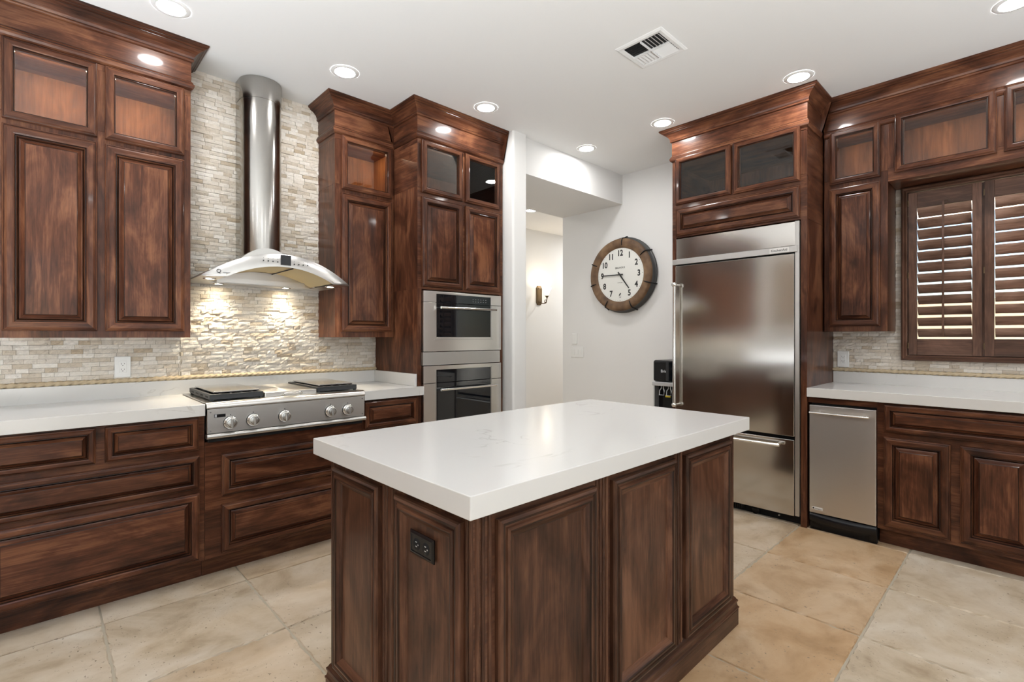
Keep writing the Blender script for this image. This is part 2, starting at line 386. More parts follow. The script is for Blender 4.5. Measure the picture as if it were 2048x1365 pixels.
RA = PI/2           # fronts that face +x (the range wall, the island's long side)

# ------------------------------------------------------------------ the setting
CZ = 2.98           # ceiling
XW, YW = -3.655, 4.405   # range wall plane, window wall plane
def sbox(name, *a, m=None):
    b = MB(); b.box(*a, m or WALLP); return struct(b.build(name))
# floor: tiles with chipped edges on a grout bed
b = MB(); b.box(-5.6, 3.5, -3.3, 9.2, -0.08, -0.006, GROUT)
T = 0.5933; tones = []
fl = b
k_tile = fl.slot(TILE)
ntone = [0.0]*len(fl.f)
ix0 = int(math.floor((-5.5+0.517)/T)); ix1 = int(math.ceil((3.4+0.517)/T))
iy0 = int(math.floor((-3.3-3.765)/T)); iy1 = 9
rt = random.Random(11)
for i in range(ix0, ix1+1):
    for j in range(iy0, iy1):
        xa, xb = -0.517+i*T, -0.517+(i+1)*T; ya, yb = 3.765+j*T, 3.765+(j+1)*T
        if xb > 3.5 or yb > 9.2 or xa < -5.6: continue
        near = -3.2 < xa < 0.8 and -0.6 < ya < 4.2
        n = 26 if near else 2
        g = 0.004
        def edge(p, q, n):
            return [(p[0]+(q[0]-p[0])*t/n, p[1]+(q[1]-p[1])*t/n) for t in range(n)]
        c4 = [(xa+g, ya+g), (xb-g, ya+g), (xb-g, yb-g), (xa+g, yb-g)]
        loop = edge(c4[0], c4[1], n)+edge(c4[1], c4[2], n)+edge(c4[2], c4[3], n)+edge(c4[3], c4[0], n)
        cx_, cy_ = (xa+xb)/2, (ya+yb)/2
        top = []; bot = []
        for (x, y) in loop:
            d = rt.uniform(0, 0.007)+(rt.uniform(0, 0.012) if rt.random() < 0.22 else 0)
            t = 1-d/0.29 if near else 1
            top.append((cx_+(x-cx_)*t, cy_+(y-cy_)*t, 0.0)); bot.append((x, y, -0.007))
        base = len(fl.v); N = len(loop); fl.v += top+bot
        fl.f.append(list(range(base, base+N))); fl.uv.append([(p[0], p[1]) for p in top]); fl.m.append(k_tile); fl.sm.append(False)
        for q in range(N):
            r = (q+1) % N; fl.f.append([base+N+q, base+N+r, base+r, base+q]); fl.uv.append([(0, 0)]*4); fl.m.append(k_tile); fl.sm.append(False)
        tv = rt.choice([0.0, 0.0, 0.05, 0.15, 0.3])
        if i == -1 and j <= 0: tv = {0: 0.8, -1: 0.95, -2: 0.8, -3: 1.0, -4: 0.95, -5: 0.7}.get(j, 0.6)
        ntone += [tv]*(N+1)
fo = fl.build('floor'); struct(fo)
at = fo.data.attributes.new('tone', 'FLOAT', 'FACE'); at.data.foreach_set('value', ntone)

sbox('ceiling', -5.6, 3.5, -3.3, 9.2, CZ, CZ+0.12, m=CEILP)
sbox('wall_left', XW-0.12, XW, -3.3, 2.79, 0, CZ)
sbox('wall_hall', -5.57, -5.45, 0.5, 9.2, 0, CZ)
sbox('wall_hall_back', -5.57, -3.65, 9.08, 9.2, 0, CZ)
sbox('wall_hall_front', -5.57, XW-0.12, 0.5, 0.62, 0, CZ)
# the stub of wall that ends the oven cabinet, its two room corners rounded
b = MB()
def rounded(x0, x1, y0, y1, rad, z0, z1, m, corners):
    pts = []
    for (cx_, cy_, a0, rr) in corners:
        if rr == 0: pts.append((cx_, cy_)); continue
        for k in range(7):
            a = a0+PI/2*k/6; pts.append((cx_+rr*math.cos(a), cy_+rr*math.sin(a)))
    P = [[(x, y, z0), (x, y, z1)] for x, y in pts]
    b.grid(P, m, smooth=True, closeu=True)
rounded(0, 0, 0, 0, 0, 0, CZ, WALLP, [(-3.775, 2.95, 0, 0), (-3.775, 2.79, 0, 0), (-2.94, 2.81, -PI/2, 0.02), (-2.94, 2.93, 0, 0.02)])
struct(b.build('wall_stub'))
sbox('ceiling_beam', -3.775, -2.96, 2.951, YW+0.001, 2.675, CZ)
# window wall with the window hole
WX0, WX1, WZ0, WZ1 = -0.60, 0.72, 1.165, 2.29
b = MB()
for a in ((-3.775, WX0, 0, CZ), (WX1, 3.5, 0, CZ), (WX0, WX1, 0, WZ0), (WX0, WX1, WZ1, CZ)): b.box(a[0], a[1], YW, YW+0.15, a[2], a[3], WALLP)
struct(b.build('wall_back'))
sbox('wall_hall_right', -3.775, -3.65, YW+0.151, 9.2, 0, CZ)
# walls behind the camera with their glazed openings
b = MB()
for a in ((3.38, 3.5, -3.3, -2.6, 0, CZ), (3.38, 3.5, 0.2, 4.4, 0, CZ), (3.38, 3.5, -2.6, 0.2, 2.55, CZ), (3.38, 3.5, -2.6, 0.2, 0, 0.08)): b.box(*a, WALLP)
struct(b.build('wall_right'))
BROWNP = paint('brown_paint', (0.27, 0.20, 0.145))  # brown put on the unseen wall for the refrigerator's reflections
sbox('wall_front', -5.6, 3.5, -3.3, -3.18, 0, CZ, m=BROWNP)
b = MB(); b.box(-3.65, 3.38, -3.18, -3.13, 0, .86, WOOD); struct(b.build('reflected_dark_band'))  # unseen dark band added for the refrigerator to mirror
b = MB(); b.box(-3.65, 3.38, -3.18, -2.95, .86, 1.30, WALLP); struct(b.build('reflected_pale_band'))  # unseen pale band added for the refrigerator to mirror
def pane(name, x0, x1, y0, y1, z0, z1, m=WGLASS):
    b = MB(); b.box(x0, x1, y0, y1, z0, z1, m); return struct(b.build(name))
pane('window_2', 3.43, 3.436, -2.6, 0.2, 0.08, 2.55)
# outside ground and stucco yard wall seen through the shutters
GND = simple('yard_ground', (0.62, 0.62, 0.62), 0.9); STUC = simple('yard_stucco', (0.80, 0.70, 0.58), 0.9)
sbox('ground_outside', -12, 16, -16, 18, -0.25, -0.12, m=GND)
b = MB(); b.box(-3.6, 6, 8.2, 8.4, -0.12, 1.75, STUC)
struct(b.build('exterior_wall'))

# split-face travertine: every stone a little block of its own
def stones(name, rects, to3, seed):
    b = MB(); r = random.Random(seed)
    for (u0, u1, v0, v1) in rects:
        nrow = max(1, round((v1-v0)/0.0245)); rh = (v1-v0)/nrow
        for k in range(nrow):
            z0, z1 = v0+k*rh, v0+(k+1)*rh; u = u0-r.uniform(0, 0.05)
            while u < u1:
                w = r.choice([0.05, 0.062, 0.075, 0.09, 0.1]); a, e = max(u, u0), min(u+w, u1); u += w
                if e-a < 0.006: continue
                d = r.uniform(0.009, 0.0155); g = 0.0006; nu, nv = 5, 3
                tu, tv = r.uniform(-.0025, .0025), r.uniform(-.002, .002)
                P = []
                for i in range(nu):
                    row = []
                    for j in range(nv):
                        fu, fv = i/(nu-1), j/(nv-1)
                        h = d+tu*(fu-.5)*2+tv*(fv-.5)*2+r.uniform(-.0022, .0022)
                        if i in (0, nu-1) or j in (0, nv-1): h -= 0.0015
                        row.append(to3(a+g+(e-a-2*g)*fu, z0+g+(z1-z0-2*g)*fv, h))
                    P.append(row)
                base = len(b.v); nb = base
                b.grid(P, STONE, smooth=False)
                # skirt that shares the rim vertices, so each stone is one island
                rim = [i*nv for i in range(nu)]+[(nu-1)*nv+j for j in range(1, nv)]+[i*nv+nv-1 for i in range(nu-2, -1, -1)]+[j for j in range(nv-2, 0, -1)]
                back = []
                for q in rim:
                    i, j = divmod(q, nv); fu, fv = i/(nu-1), j/(nv-1)
                    b.v.append(to3(a+g+(e-a-2*g)*fu, z0+g+(z1-z0-2*g)*fv, 0)); back.append(len(b.v)-1)
                for q in range(len(rim)):
                    w2 = (q+1) % len(rim)
                    b.f.append([base+rim[q], back[q], back[w2], base+rim[w2]]); b.uv.append([(0, 0)]*4); b.m.append(b.slot(STONE)); b.sm.append(False)
        P = [to3(u0, v0, 0.002), to3(u1, v0, 0.002), to3(u1, v1, 0.002), to3(u0, v1, 0.002)]
        b.face(P, GROUTD)
    return struct(b.build(name))
stones('wall_left_stone', [(-1.93, 0.631, 1.055, 1.30), (0.631, 1.493, 1.055, CZ), (1.493, 1.955, 1.055, 1.30)], lambda u, v, h: (XW+h, u, v), 3)
stones('wall_back_stone', [(-1.058, -0.64, 1.062, 1.345), (-0.675, -0.64, 1.345, 2.335), (-0.64, 1.3, 1.062, 1.131)], lambda u, v, h: (u, YW-h, v), 5)
# rope liners
def rope(name, p0, p1, out):
    b = MB(); p0, p1, out = Vector(p0), Vector(p1), Vector(out); d = (p1-p0); L = d.length; d.normalize(); up = Vector((0, 0, 1))
    n = int(L/0.006); P = []
    for i in range(n+1):
        s = L*i/n; row = []
        for k in range(15):
            a = 2*PI*k/14; rr = 0.0125*(1+0.2*math.cos(3*a-2*PI*s/0.036*1.0))
            row.append(p0+d*s+out*(math.cos(a)*rr)+up*(math.sin(a)*rr))
        P.append(row)
    b.grid(P, ROPE); return struct(b.build(name))
rope('trim_1', (XW+0.012, -1.93, 1.0425), (XW+0.012, 1.955, 1.0425), (1, 0, 0))
rope('trim_2', (-1.058, YW-0.012, 1.0485), (1.3, YW-0.012, 1.0485), (0, -1, 0))

# ------------------------------------------------------------------ cabinet joinery
DP = [(0, 0), (0, .013), (.0025, .0175), (.006, .0185), (.0075, .0165), (.010, .0170), (.017, .0210), (.036, .0210), (.043, .0190), (.0455, .0140),
      (.049, .0145), (.052, .0085), (.056, .0025)]
PP = [(.056, .0018), (.0575, .0050), (.064, .0072), (.071, .0125), (.0765, .0185), (.0775, .0212), (.081, .0222)]
IP = [(0, 0), (0, .013), (.003, .0180), (.010, .0205), (.016, .0200), (.018, .0165), (.0215, .0165), (.0235, .0212), (.030, .0222), (.034, .0212)]
IPP = [(.034, .0210), (.0365, .0182), (.043, .0128), (.051, .0080), (.0525, .0045), (.056, .0040)]
def door(parent, x0, x1, z0, z1, s=1.0, name='door', m=None, y=0.0, dp=DP, pp=PP):
    m = m or WOOD
    b = MB(); b.rings(x0, x1, z0, z1, [(d*s, h) for d, h in dp], m, y, glaze=GLAZE, gset=(3, 8, 9, 11))
    d = b.build(name, parent)
    q = MB(); q.rings(x0, x1, z0, z1, [(d_*s, h) for d_, h in pp], m, y, cap=m, glaze=GLAZE, gset=(0, 5))
    q.build('raised_panel', d); return d
def glassdoor(parent, x0, x1, z0, z1, m=None):
    m = m or WOOD; b = MB()
    b.rings(x0, x1, z0, z1, [(d*0.86, h) for d, h in DP[:11]]+[(.0445, .002), (.0445, -.004)], m, glaze=GLAZE, gset=(3, 8, 9))
    d = b.build('glass_door', parent)
    g = MB(); g.box(x0+.043, x1-.043, -.006, -.003, z0+.043, z1-.043, GLASS); g.build('glass_pane', d); return d
FRZ = [(0.0, 2.722), (.006, 2.724), (.014, 2.732), (.018, 2.742), (.018, 2.752), (.013, 2.757), (.013, 2.760), (.009, 2.768), (.004, 2.772), (.0035, 2.7745), (.0035, 2.884), (.008, 2.8845), (.014, 2.888),
       (.016, 2.894), (.014, 2.900), (.0125, 2.9015), (.0135, 2.903), (.018, 2.914), (.027, 2.928), (.040, 2.941), (.054, 2.950), (.0545, 2.9525), (.062, 2.955), (.068, 2.960), (.0685, 2.9625), (.076, 2.966), (.080, 2.972), (.080, 2.9795)]
def cabinet_fill(parent, xa, xb, y, z, e=0.9):
    """unseen lamp added behind the top rail to brighten a glass-door compartment"""
    o = lamp('AREA', 'cabinet_fill', (0, 0, 0), (math.radians(20), 0, 0), e, (1.0, .84, .62), shape='RECTANGLE', size=xb-xa, size_y=.02)
    o.parent = parent; o.location = ((xa+xb)/2, y, z)
def crown(parent, path):
    b = MB(); b.sweep(path, FRZ, WOOD, GLAZE)
    return b.build('crown_molding', parent)
def carcass(b, W_, D, z0, z1, m, glassrects=(), fr=0.02, toe=0.0, zt=0.1):
    """closed box with a face-frame front; glassrects (x0,x1,z0,z1) are left open with a lighter lined compartment"""
    if not glassrects:
        b.box(0, W_, 0, D, z0+ (zt if toe else 0), z1, m)
        if toe: b.box(0.0, W_, toe, D, z0, z0+zt, m)
        return
    gz0 = min(g[2] for g in glassrects); gz1 = max(g[3] for g in glassrects)
    b.box(0, W_, 0, D, z0+(zt if toe else 0), gz0-.004, m)
    if toe: b.box(0, W_, toe, D, z0, z0+zt, m)
    b.box(0, W_, 0, D, gz1+.004, z1, m)
    b.box(0, .02, 0, D, gz0-.004, gz1+.004, m); b.box(W_-.02, W_, 0, D, gz0-.004, gz1+.004, m); b.box(.02, W_-.02, D-.012, D, gz0-.004, gz1+.004, m)
    # face frame between the openings
    xs = sorted(g for g in glassrects); last = .02
    for g in xs:
        if g[0]-last > .001: b.box(last, g[0], 0, fr, gz0-.004, gz1+.004, m)
        last = g[1]
    if W_-.02-last > .001: b.box(last, W_-.02, 0, fr, gz0-.004, gz1+.004, m)
    # lining
    e = .0015
    P = lambda x, y, z: (x, y, z)
    xa, xb, ya, yb, za, zb = .02+e, W_-.02-e, fr, D-.012-e, gz0-.004+e, gz1+.004-e
    b.face([P(xa, yb, za), P(xb, yb, za), P(xb, yb, zb), P(xa, yb, zb)], WOODIN, [(0, 0), (0, xb-xa), (zb-za, xb-xa), (zb-za, 0)])
    b.face([P(xa, ya, za), P(xa, yb, za), P(xa, yb, zb), P(xa, ya, zb)], WOODIN); b.face([P(xb, yb, za), P(xb, ya, za), P(xb, ya, zb), P(xb, yb, zb)], WOODIN)
    b.face([P(xa, ya, za), P(xb, ya, za), P(xb, yb, za), P(xa, yb, za)], WOODIN); b.face([P(xa, yb, zb), P(xb, yb, zb), P(xb, ya, zb), P(xa, ya, zb)], WOODIN)

AF, AU, AT = -3.03, -3.365, -3.04       # base / upper / oven cabinet face planes on the range wall
# left upper cabinet
def left_upper(y1, label, end):
    w = .796
    t = thing('wall_cabinet', label, 'cabinet', (AU, y1-w, 0), RA, 'brown wall cabinets')
    b = MB(); carcass(b, w, AU-XW-0.001, 1.292, 2.79, WOOD, [(.07, .345, 2.375, 2.685), (.455, .73, 2.375, 2.685)])
    b.box(0.0, w, .02, AU-XW-.001, 2.79, CZ-.004, WOOD); b.build('body', t, .0015)
    for (a, e) in ((.034, .381), (.412, .764)):
        door(t, a, e, 1.327, 2.309); glassdoor(t, a, e, 2.335, 2.719); cabinet_fill(t, a+.05, e-.05, .04, 2.684, 1.5)
    crown(t, [(0, 0), (w, 0), (w, .285)] if end == 'right' else [(0, .285), (0, 0), (w, 0)] if end == 'left' else [(0, 0), (w, 0)])
left_upper(.631, 'tall brown wall cabinet left of the range hood, two glass doors over two panel doors', 'right')
# the run goes on beyond the picture; the refrigerator front mirrors it
left_upper(-.167, 'brown wall cabinet next after the one left of the range hood, beyond the photo edge', None)
left_upper(-.965, 'last brown wall cabinet of the range wall, seen only mirrored in the refrigerator', 'left')
# right upper cabinet
y0 = 1.493; w = 1.955-y0
t = thing('wall_cabinet', 'narrow brown wall cabinet between the range hood and the oven tower', 'cabinet', (AU, y0, 0), RA, 'brown wall cabinets')
b = MB(); carcass(b, w, AU-XW-0.001, 1.292, 2.79, WOOD, [(.09, .40, 2.375, 2.685)])
b.box(0, w, .02, AU-XW-.001, 2.79, CZ-.004, WOOD); b.build('body', t, .0015)
door(t, .043, .443, 1.332, 2.312); glassdoor(t, .046, .443, 2.340, 2.719); cabinet_fill(t, .10, .39, .04, 2.684, 1.4)
crown(t, [(0, .285), (0, 0), (w+.004, 0)])
# oven tower
y0 = 1.958; w = 2.782-y0
t = thing('oven_cabinet', 'tall brown oven tower cabinet holding the built-in microwave and wall oven', 'cabinet', (AT, y0, 0), RA)
b = MB(); D = AT-XW-.001
carcass(b, w, D, 1.64, 2.79, WOOD, [(.075, .36, 2.38, 2.685), (.465, .745, 2.38, 2.685)])
b.box(0, .034, 0, D, .11, 1.64, WOOD); b.box(w-.034, w, 0, D, .11, 1.64, WOOD); b.box(.034, w-.034, D-.02, D, .11, 1.64, WOOD)
b.box(.034, w-.034, 0, D-.02, .11, .355, WOOD); b.box(.0, w, .07, D, 0, .11, WOOD); b.box(0, w, .02, D, 2.79, CZ-.004, WOOD)
b.box(.034, w-.034, .005, D-.02, 1.1865, 1.1870, WOOD)
b.build('body', t, .0015)
for (a, e) in ((.032, .398), (.426, .786)):
    door(t, a, e, 1.658, 2.308, .9); glassdoor(t, a, e, 2.338, 2.718); cabinet_fill(t, a+.05, e-.05, .04, 2.684, .5)
door(t, .034, w-.034, .135, .335, .7, 'drawer')
crown(t, [(0, .32), (0, 0), (w, 0)])
# base cabinets on the range wall
def drawer_base(y1, label):
    w = .847
    t = thing('base_cabinet', label, 'cabinet', (AF, y1-w, 0), RA, 'brown base cabinets')
    b = MB(); carcass(b, w, AF-XW-.002, 0, .879, WOOD, toe=.075, zt=.112); b.build('body', t, .0015)
    door(t, .025, .404, .703, .871, .62, 'drawer'); door(t, .437, .817, .703, .869, .62, 'drawer')
    door(t, .025, .822, .499, .672, .66, 'drawer'); door(t, .025, .822, .126, .476, .85, 'drawer')
drawer_base(.632, 'brown drawer cabinet under the worktop left of the cooktop')
drawer_base(-.217, 'brown drawer cabinet next after the one left of the cooktop, beyond the photo edge')
drawer_base(-1.066, 'last brown drawer cabinet of the range wall, seen only mirrored in the refrigerator')
y0 = 0.633; w = 1.5265-y0
t = thing('base_cabinet', 'brown base cabinet with two wide drawers below the cooktop', 'cabinet', (AF, y0, 0), RA, 'brown base cabinets')
b = MB(); carcass(b, w, AF-XW-.002, 0, .735, WOOD, toe=.075, zt=.112); b.build('body', t, .0015)
door(t, .077, .844, .437, .662, .8, 'drawer'); door(t, .077, .844, .131, .391, .8, 'drawer')
y0 = 1.5275; w = 1.955-y0
t = thing('base_cabinet', 'narrow brown base cabinet right of the cooktop beside the oven tower', 'cabinet', (AF, y0, 0), RA, 'brown base cabinets')
b = MB(); carcass(b, w, AF-XW-.002, 0, .879, WOOD, toe=.075, zt=.112); b.build('body', t, .0015)
door(t, .013, .412, .69, .866, .72, 'drawer'); door(t, .013, .412, .13, .66, .9)

# worktop of the range wall
t = thing('worktop', 'white quartz worktop running along the range wall around the cooktop', 'countertop', (0, 0, 0))
b = MB(); zt = .941
b.box(-3.634, -2.998, -1.93, .629, .881, zt, QUARTZ)
b.box(-3.634, -2.998, 1.529, 1.951, .881, zt, QUARTZ); b.box(-3.034, -2.998, 1.951, 1.987, .881, zt, QUARTZ)
b.box(-3.634, -3.60, .629, 1.529, .881, zt, QUARTZ)
b.build('slab', t, .002)
b = MB(); b.box(-3.652, -3.634, -1.93, 1.953, .881, 1.029, QUARTZ); b.box(-3.634, -3.045, 1.938, 1.9555, .9415, 1.029, QUARTZ)
b.build('upstand', t, .0015)

# ------------------------------------------------------------------ cooktop
y0 = .633; w = .893
t = thing('cooktop', 'stainless steel gas cooktop with five knobs set into the white worktop', 'cooktop', (-2.985, y0, 0), RA)
b = MB()
b.box(.004, w-.004, .03, .61, .80, .9425, STEEL); b.box(0, w, .03, .612, .9425, .9475, STEEL)
b.build('body', t, .001)
b = MB(); pr = []
for k in range(9):
    a = PI/2*k/8; pr.append((.028-.028*math.sin(a)*1.0, .9225+.026*math.cos(a)))
pr = [(.085, .9485)]+pr+[(.0, .9165), (.012, .9165)]
P = [[(x, y, z) for (y, z) in pr] for x in (0, w)]
b.grid(P, STEEL, smooth=True)
for x in (0, w):
    q = [(x, y, z) for y, z in pr]; b.face(q if x else q[::-1], STEEL)
b.build('bullnose', t)
b = MB(); b.box(.003, w-.003, .003, .03, .786, .913, STEEL); b.box(.003, w-.003, .012, .03, .913, .918, BLACKM); b.build('control_panel', t, .001)
b = MB(); P = []
for x in (0, w): P.append([(x, -.004-.012*math.sin(PI*k/8), .757+.026*(1-math.cos(PI*k/8))/2) for k in range(9)])
b.grid(P, STEELL); b.box(0, w, -.004, .03, .757, .783, STEELL); b.build('front_lip', t)
b = MB(); b.box(.01, w-.01, .02, .05, .737, .757, BLACKM); b.build('gap_shade', t)  # black strip put in as the shade under the lip
for (kx, kz) in ((.112, .834), (.225, .836), (.393, .838), (.665, .838), (.776, .836)):
    b = MB(); c = (kx, 0, kz)
    b.lathe([(0, -.004), (.034, -.004), (.034, .006), (.0325, .009), (.030, .010), (.029, .012)], CHROME, c, 'y', 28)
    b.lathe([(.029, .012), (.0285, .022), (.022, .026), (0, .026)], STEELL, c, 'y', 28)
    b.lathe([(.0355, -.0035), (.0355, .0005), (.034, .0008)], BLACKM, c, 'y', 28); b.lathe([(.0215, .0262), (.0195, .0264)], BLACKM, c, 'y', 28)
    kn = b.build('knob', t)
    b = MB(); b.box(kx-.006, kx+.006, -.040, -.024, kz-.025, kz+.025, STEELL); b.build('grip', kn, .003)
    b = MB(); b.lathe([(.0, .0275), (.003, .0275)], INK, (kx, 0, kz+.021), 'y', 10); b.build('index_dot', kn)
    b = MB(); b.lathe([(0, -.0022), (.0028, -.0022)], INK, (kx, .0, kz+.042), 'y', 10); b.build('index_dot', t)
b = MB(); b.box(.034, .088, .0, .0035, .868, .885, BLACK); b.box(.037, .046, -.0006, .0, .8695, .8835, SILVER); b.build('name_badge', t)
for (sx, sz) in ((.018, .898), (.018, .80), (w-.018, .898), (w-.018, .80)):
    b = MB(); b.lathe([(0, .0), (.004, .0), (.004, -.003)], GREY, (sx, .0, sz), 'y', 10); b.build('screw', t)
def grate(x0, x1):
    b = MB(); ya, yb, za, zb = .075, .575, .9478, .987
    for k in range(2):
        x = (x0, x1-.016)[k]; b.box(x, x+.016, ya, yb, .955, zb-.004, IRON)
    for k in range(2):
        y = (ya, yb-.016)[k]; b.box(x0+.016, x1-.016, y, y+.016, .955, zb-.004, IRON)
    n = 5
    for k in range(1, n):
        x = x0+(x1-x0)*k/n; b.box(x-.006, x+.006, ya+.016, yb-.016, .962, zb-.002, IRON)
    b.box(x0+.016, x1-.016, (ya+yb)/2-.008, (ya+yb)/2+.008, .958, zb-.003, IRON)
    for xx in (x0+.004, x1-.018):
        for yy in (ya+.004, yb-.018): b.box(xx, xx+.014, yy, yy+.014, .9476, .957, IRON)
    for xx in range(4):                      # black strips in place of slots along the side rail
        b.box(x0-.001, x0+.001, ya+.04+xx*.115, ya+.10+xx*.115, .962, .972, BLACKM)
    g = b.build('grate', t, .002)
    q = MB(); q.box(x0+.024, x1-.014, ya+.03, yb-.02, zb+.001, zb+.009, CHROME); q.build('cover_plate', g, .002)
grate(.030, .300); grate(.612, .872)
b = MB(); b.box(.306, .606, .07, .58, .9478, .975, STEEL); g = b.build('griddle_cover', t, .004)
b = MB(); b.tube([(.405, .068, .955), (.405, .048, .960), (.412, .044, .966), (.500, .044, .966), (.507, .048, .960), (.507, .068, .955)], .005, CHROME); b.build('handle', g)

# ------------------------------------------------------------------ range hood
HX = -3.105; HW = .855; HC = 1.065
t = thing('range_hood', 'curved stainless steel range hood with round chimney above the cooktop', 'range hood', (HX, HC, 0), RA)
DH = HX-XW-.017
Zb = 1.633
def arc(u, pk, half): return Zb+pk*max(0.0, 1-(abs(u)/half)**2.05)
N = 40
b = MB(); top = []; inn = []
for k in range(N+1):
    u = -HW/2+HW*k/N; top.append((u, arc(u, .158, HW/2)))
hi = .31
for k in range(N+1):
    u = -hi+2*hi*k/N; inn.append((u, arc(u, .083, hi)))
def fy(u): return .028*(u/(HW/2))**2          # the front bows gently
for k in range(N):                              # front fascia strip between the two arcs
    (a, za), (c, zc) = top[k], top[k+1]; (e, ze), (g, zg) = inn[k], inn[k+1]
    b.face([(e, fy(e), ze), (g, fy(g), zg), (c, fy(c), zc), (a, fy(a), za)], STEELL, smooth=True)
    b.face([(a, fy(a), za), (c, fy(c), zc), (c, DH, zc), (a, DH, za)], STEEL, smooth=True)
b.face([top[0]and (top[0][0], fy(top[0][0]), Zb), (inn[0][0], fy(inn[0][0]), Zb), (inn[0][0], DH, Zb), (top[0][0], DH, Zb)][::-1], STEEL)
b.face([(inn[-1][0], fy(inn[-1][0]), Zb), (top[-1][0], fy(top[-1][0]), Zb), (top[-1][0], DH, Zb), (inn[-1][0], DH, Zb)][::-1], STEEL)
can = b.build('canopy', t)
w_ = can.modifiers.new('weld', 'WELD'); w_.merge_threshold = .0002
b = MB()                                        # ribbed filters follow the arch inside
FILT = simple('filter_mesh_steel', (0.50, 0.42, 0.27), 0.3, metal=1.0)
yf, yb_ = .012, .40; nr = 17
for j in range(nr):
    y1, y2, ym = yf+(yb_-yf)*j/nr, yf+(yb_-yf)*(j+1)/nr, yf+(yb_-yf)*(j+.5)/nr
    for k in range(0, N):
        (e, ze), (g, zg) = inn[k], inn[k+1]
        b.face([(e, y1, ze+.016), (g, y1, zg+.016), (g, ym, zg+.004), (e, ym, ze+.004)][::-1], FILT)
        b.face([(e, ym, ze+.004), (g, ym, zg+.004), (g, y2, zg+.016), (e, y2, ze+.016)][::-1], FILT)
fo_ = b.build('filter', t)
b = MB(); b.box(-hi, hi, yb_, yb_+.006, Zb+.001, Zb+.085, STEEL); b.box(-hi, hi, yb_+.006, DH, Zb, Zb+.012, STEEL)
b.box(-hi+.03, hi-.06, yb_-.055, yb_-.049, Zb+.0, Zb+.030, STEEL)
b.box(.055, .0575, .012, yb_, Zb+.076, Zb+.083, BLACKM)
b.build('rear_rail', t)
b = MB()                                        # collar that rises to the chimney
P = []
for y in (DH-.245, DH):
    P.append([(-.19+.38*k/20, y, Zb+.12+.112*max(0, 1-((k-10)/10)**2)) for k in range(21)])
b.grid(P, STEEL, smooth=True); b.face([(q[0], q[1], q[2]) for q in P[0]][::-1]+[(-.19, DH-.245, Zb+.1), (.19, DH-.245, Zb+.1)], STEELL)
b.build('collar', t)
def dee(r, cy, z0, z1, m, name):
    b = MB(); pts = [(-r, DH)]+[(-r*math.cos(PI*k/28), cy-r*math.sin(PI*k/28)) for k in range(29)]+[(r, DH)]
    b.grid([[(x, y, z0) for x, y in pts], [(x, y, z1) for x, y in pts]], m, smooth=True)
    return b.build(name, t)
dee(.1265, DH-.083, 1.80, 2.84, STEELC, 'chimney_lower'); dee(.1285, DH-.083, 2.84, CZ-.002, STEELC, 'chimney_upper')
b = MB(); b.box(-.022, .038, -.002, .003, 1.727, 1.787, BLKGLASS); b.build('display', t)
for (u0, z0_, dz) in ((-.118, 1.744, -.0005), (.058, 1.738, 0)):
    for k in range(4):
        b = MB(); c = (u0+k*.0265, -.0022, z0_+dz*k)
        b.lathe([(0, -.0005), (.0042, -.0005)], INK, c, 'y', 10); b.build('button_dot', t)
        b = MB(); b.lathe([(0, -.0005), (.0022, -.0005)], GREY, (c[0], c[1], z0_+.015), 'y', 8); b.build('button_symbol', t)
text('Q', .030, INK, t, (-.345, fy(.345)-.001, Zb+.030), (PI/2, 0, -math.atan(2*.028*.345/(HW/2)**2)), 'emblem')
b = MB(); b.box(-.325, -.29, fy(.30)-.0012, fy(.30)-.0006, Zb+.022, Zb+.0255, GREY); b.build('emblem_bar', t)
for (u, y) in ((-.245, .455), (.165, .455), (-.355, .17), (.355, .17)):
    b = MB(); b.lathe([(0, .006), (.026, .006)], HLENS, (u, y, Zb-.008), 'z', 20); lm = b.build('lamp', t)
    b = MB(); b.lathe([(.026, .006), (.028, .003), (.034, .004), (.034, .008)], CHROME, (u, y, Zb-.008), 'z', 24); b.build('lamp_ring', lm)
for u in (-.245, .165):
    lamp('SPOT', 'hood_spot', (HX-.470, HC+u, Zb-.012), (0, math.radians(-8), 0), 14, (1.0, .86, .64), spot_size=math.radians(110), spot_blend=.9, shadow_soft_size=.02)
for u in (-.355, .355):
    lamp('SPOT', 'hood_spot', (HX-.17, HC+u, Zb-.012), (0, 0, 0), 10, (1.0, .86, .64), spot_size=math.radians(80), spot_blend=.8, shadow_soft_size=.02)

# ------------------------------------------------------------------ built-in microwave and oven
OX0 = 1.995; OW = .751
t = thing('microwave', 'built-in stainless microwave, the upper appliance in the oven tower', 'microwave', (AT, OX0, 0), RA)
gx0, gx1 = .111, .640
def frame_face(b, z0, z1, gz0, gz1, yf):
    """steel front with the glass opening; one flush panel round it"""
    for a in ((0, gx0, z0, z1), (gx1, OW, z0, z1)): b.box(a[0], a[1], yf, 0, a[2], a[3], STEEL)
    if gz0 > z0: b.box(gx0, gx1, yf, 0, z0, gz0, STEEL)
    if gz1 < z1: b.box(gx0, gx1, yf, 0, gz1, z1, STEEL)
b = MB(); b.box(.012, OW-.012, 0, .45, 1.20, 1.62, BLACKM); b.build('body', t)
b = MB(); frame_face(b, 1.548, 1.629, 1.548, 1.611, -.022); b.box(gx0, gx1, -.019, -.001, 1.548, 1.611, BLKGLASS); ctl = b.build('control_panel', t, .001)
b = MB()
for k in range(6):
    for r_ in range(2): b.box(.455+k*.026, .463+k*.026, -.0196, -.0190, 1.566+r_*.018, 1.570+r_*.018, GREY)
b.build('key_marks', ctl)
b = MB(); frame_face(b, 1.189, 1.545, 1.293, 1.545, -.022); b.box(gx0, gx1, -.019, -.001, 1.293, 1.545, BLKGLASS)
d = b.build('door', t, .001)
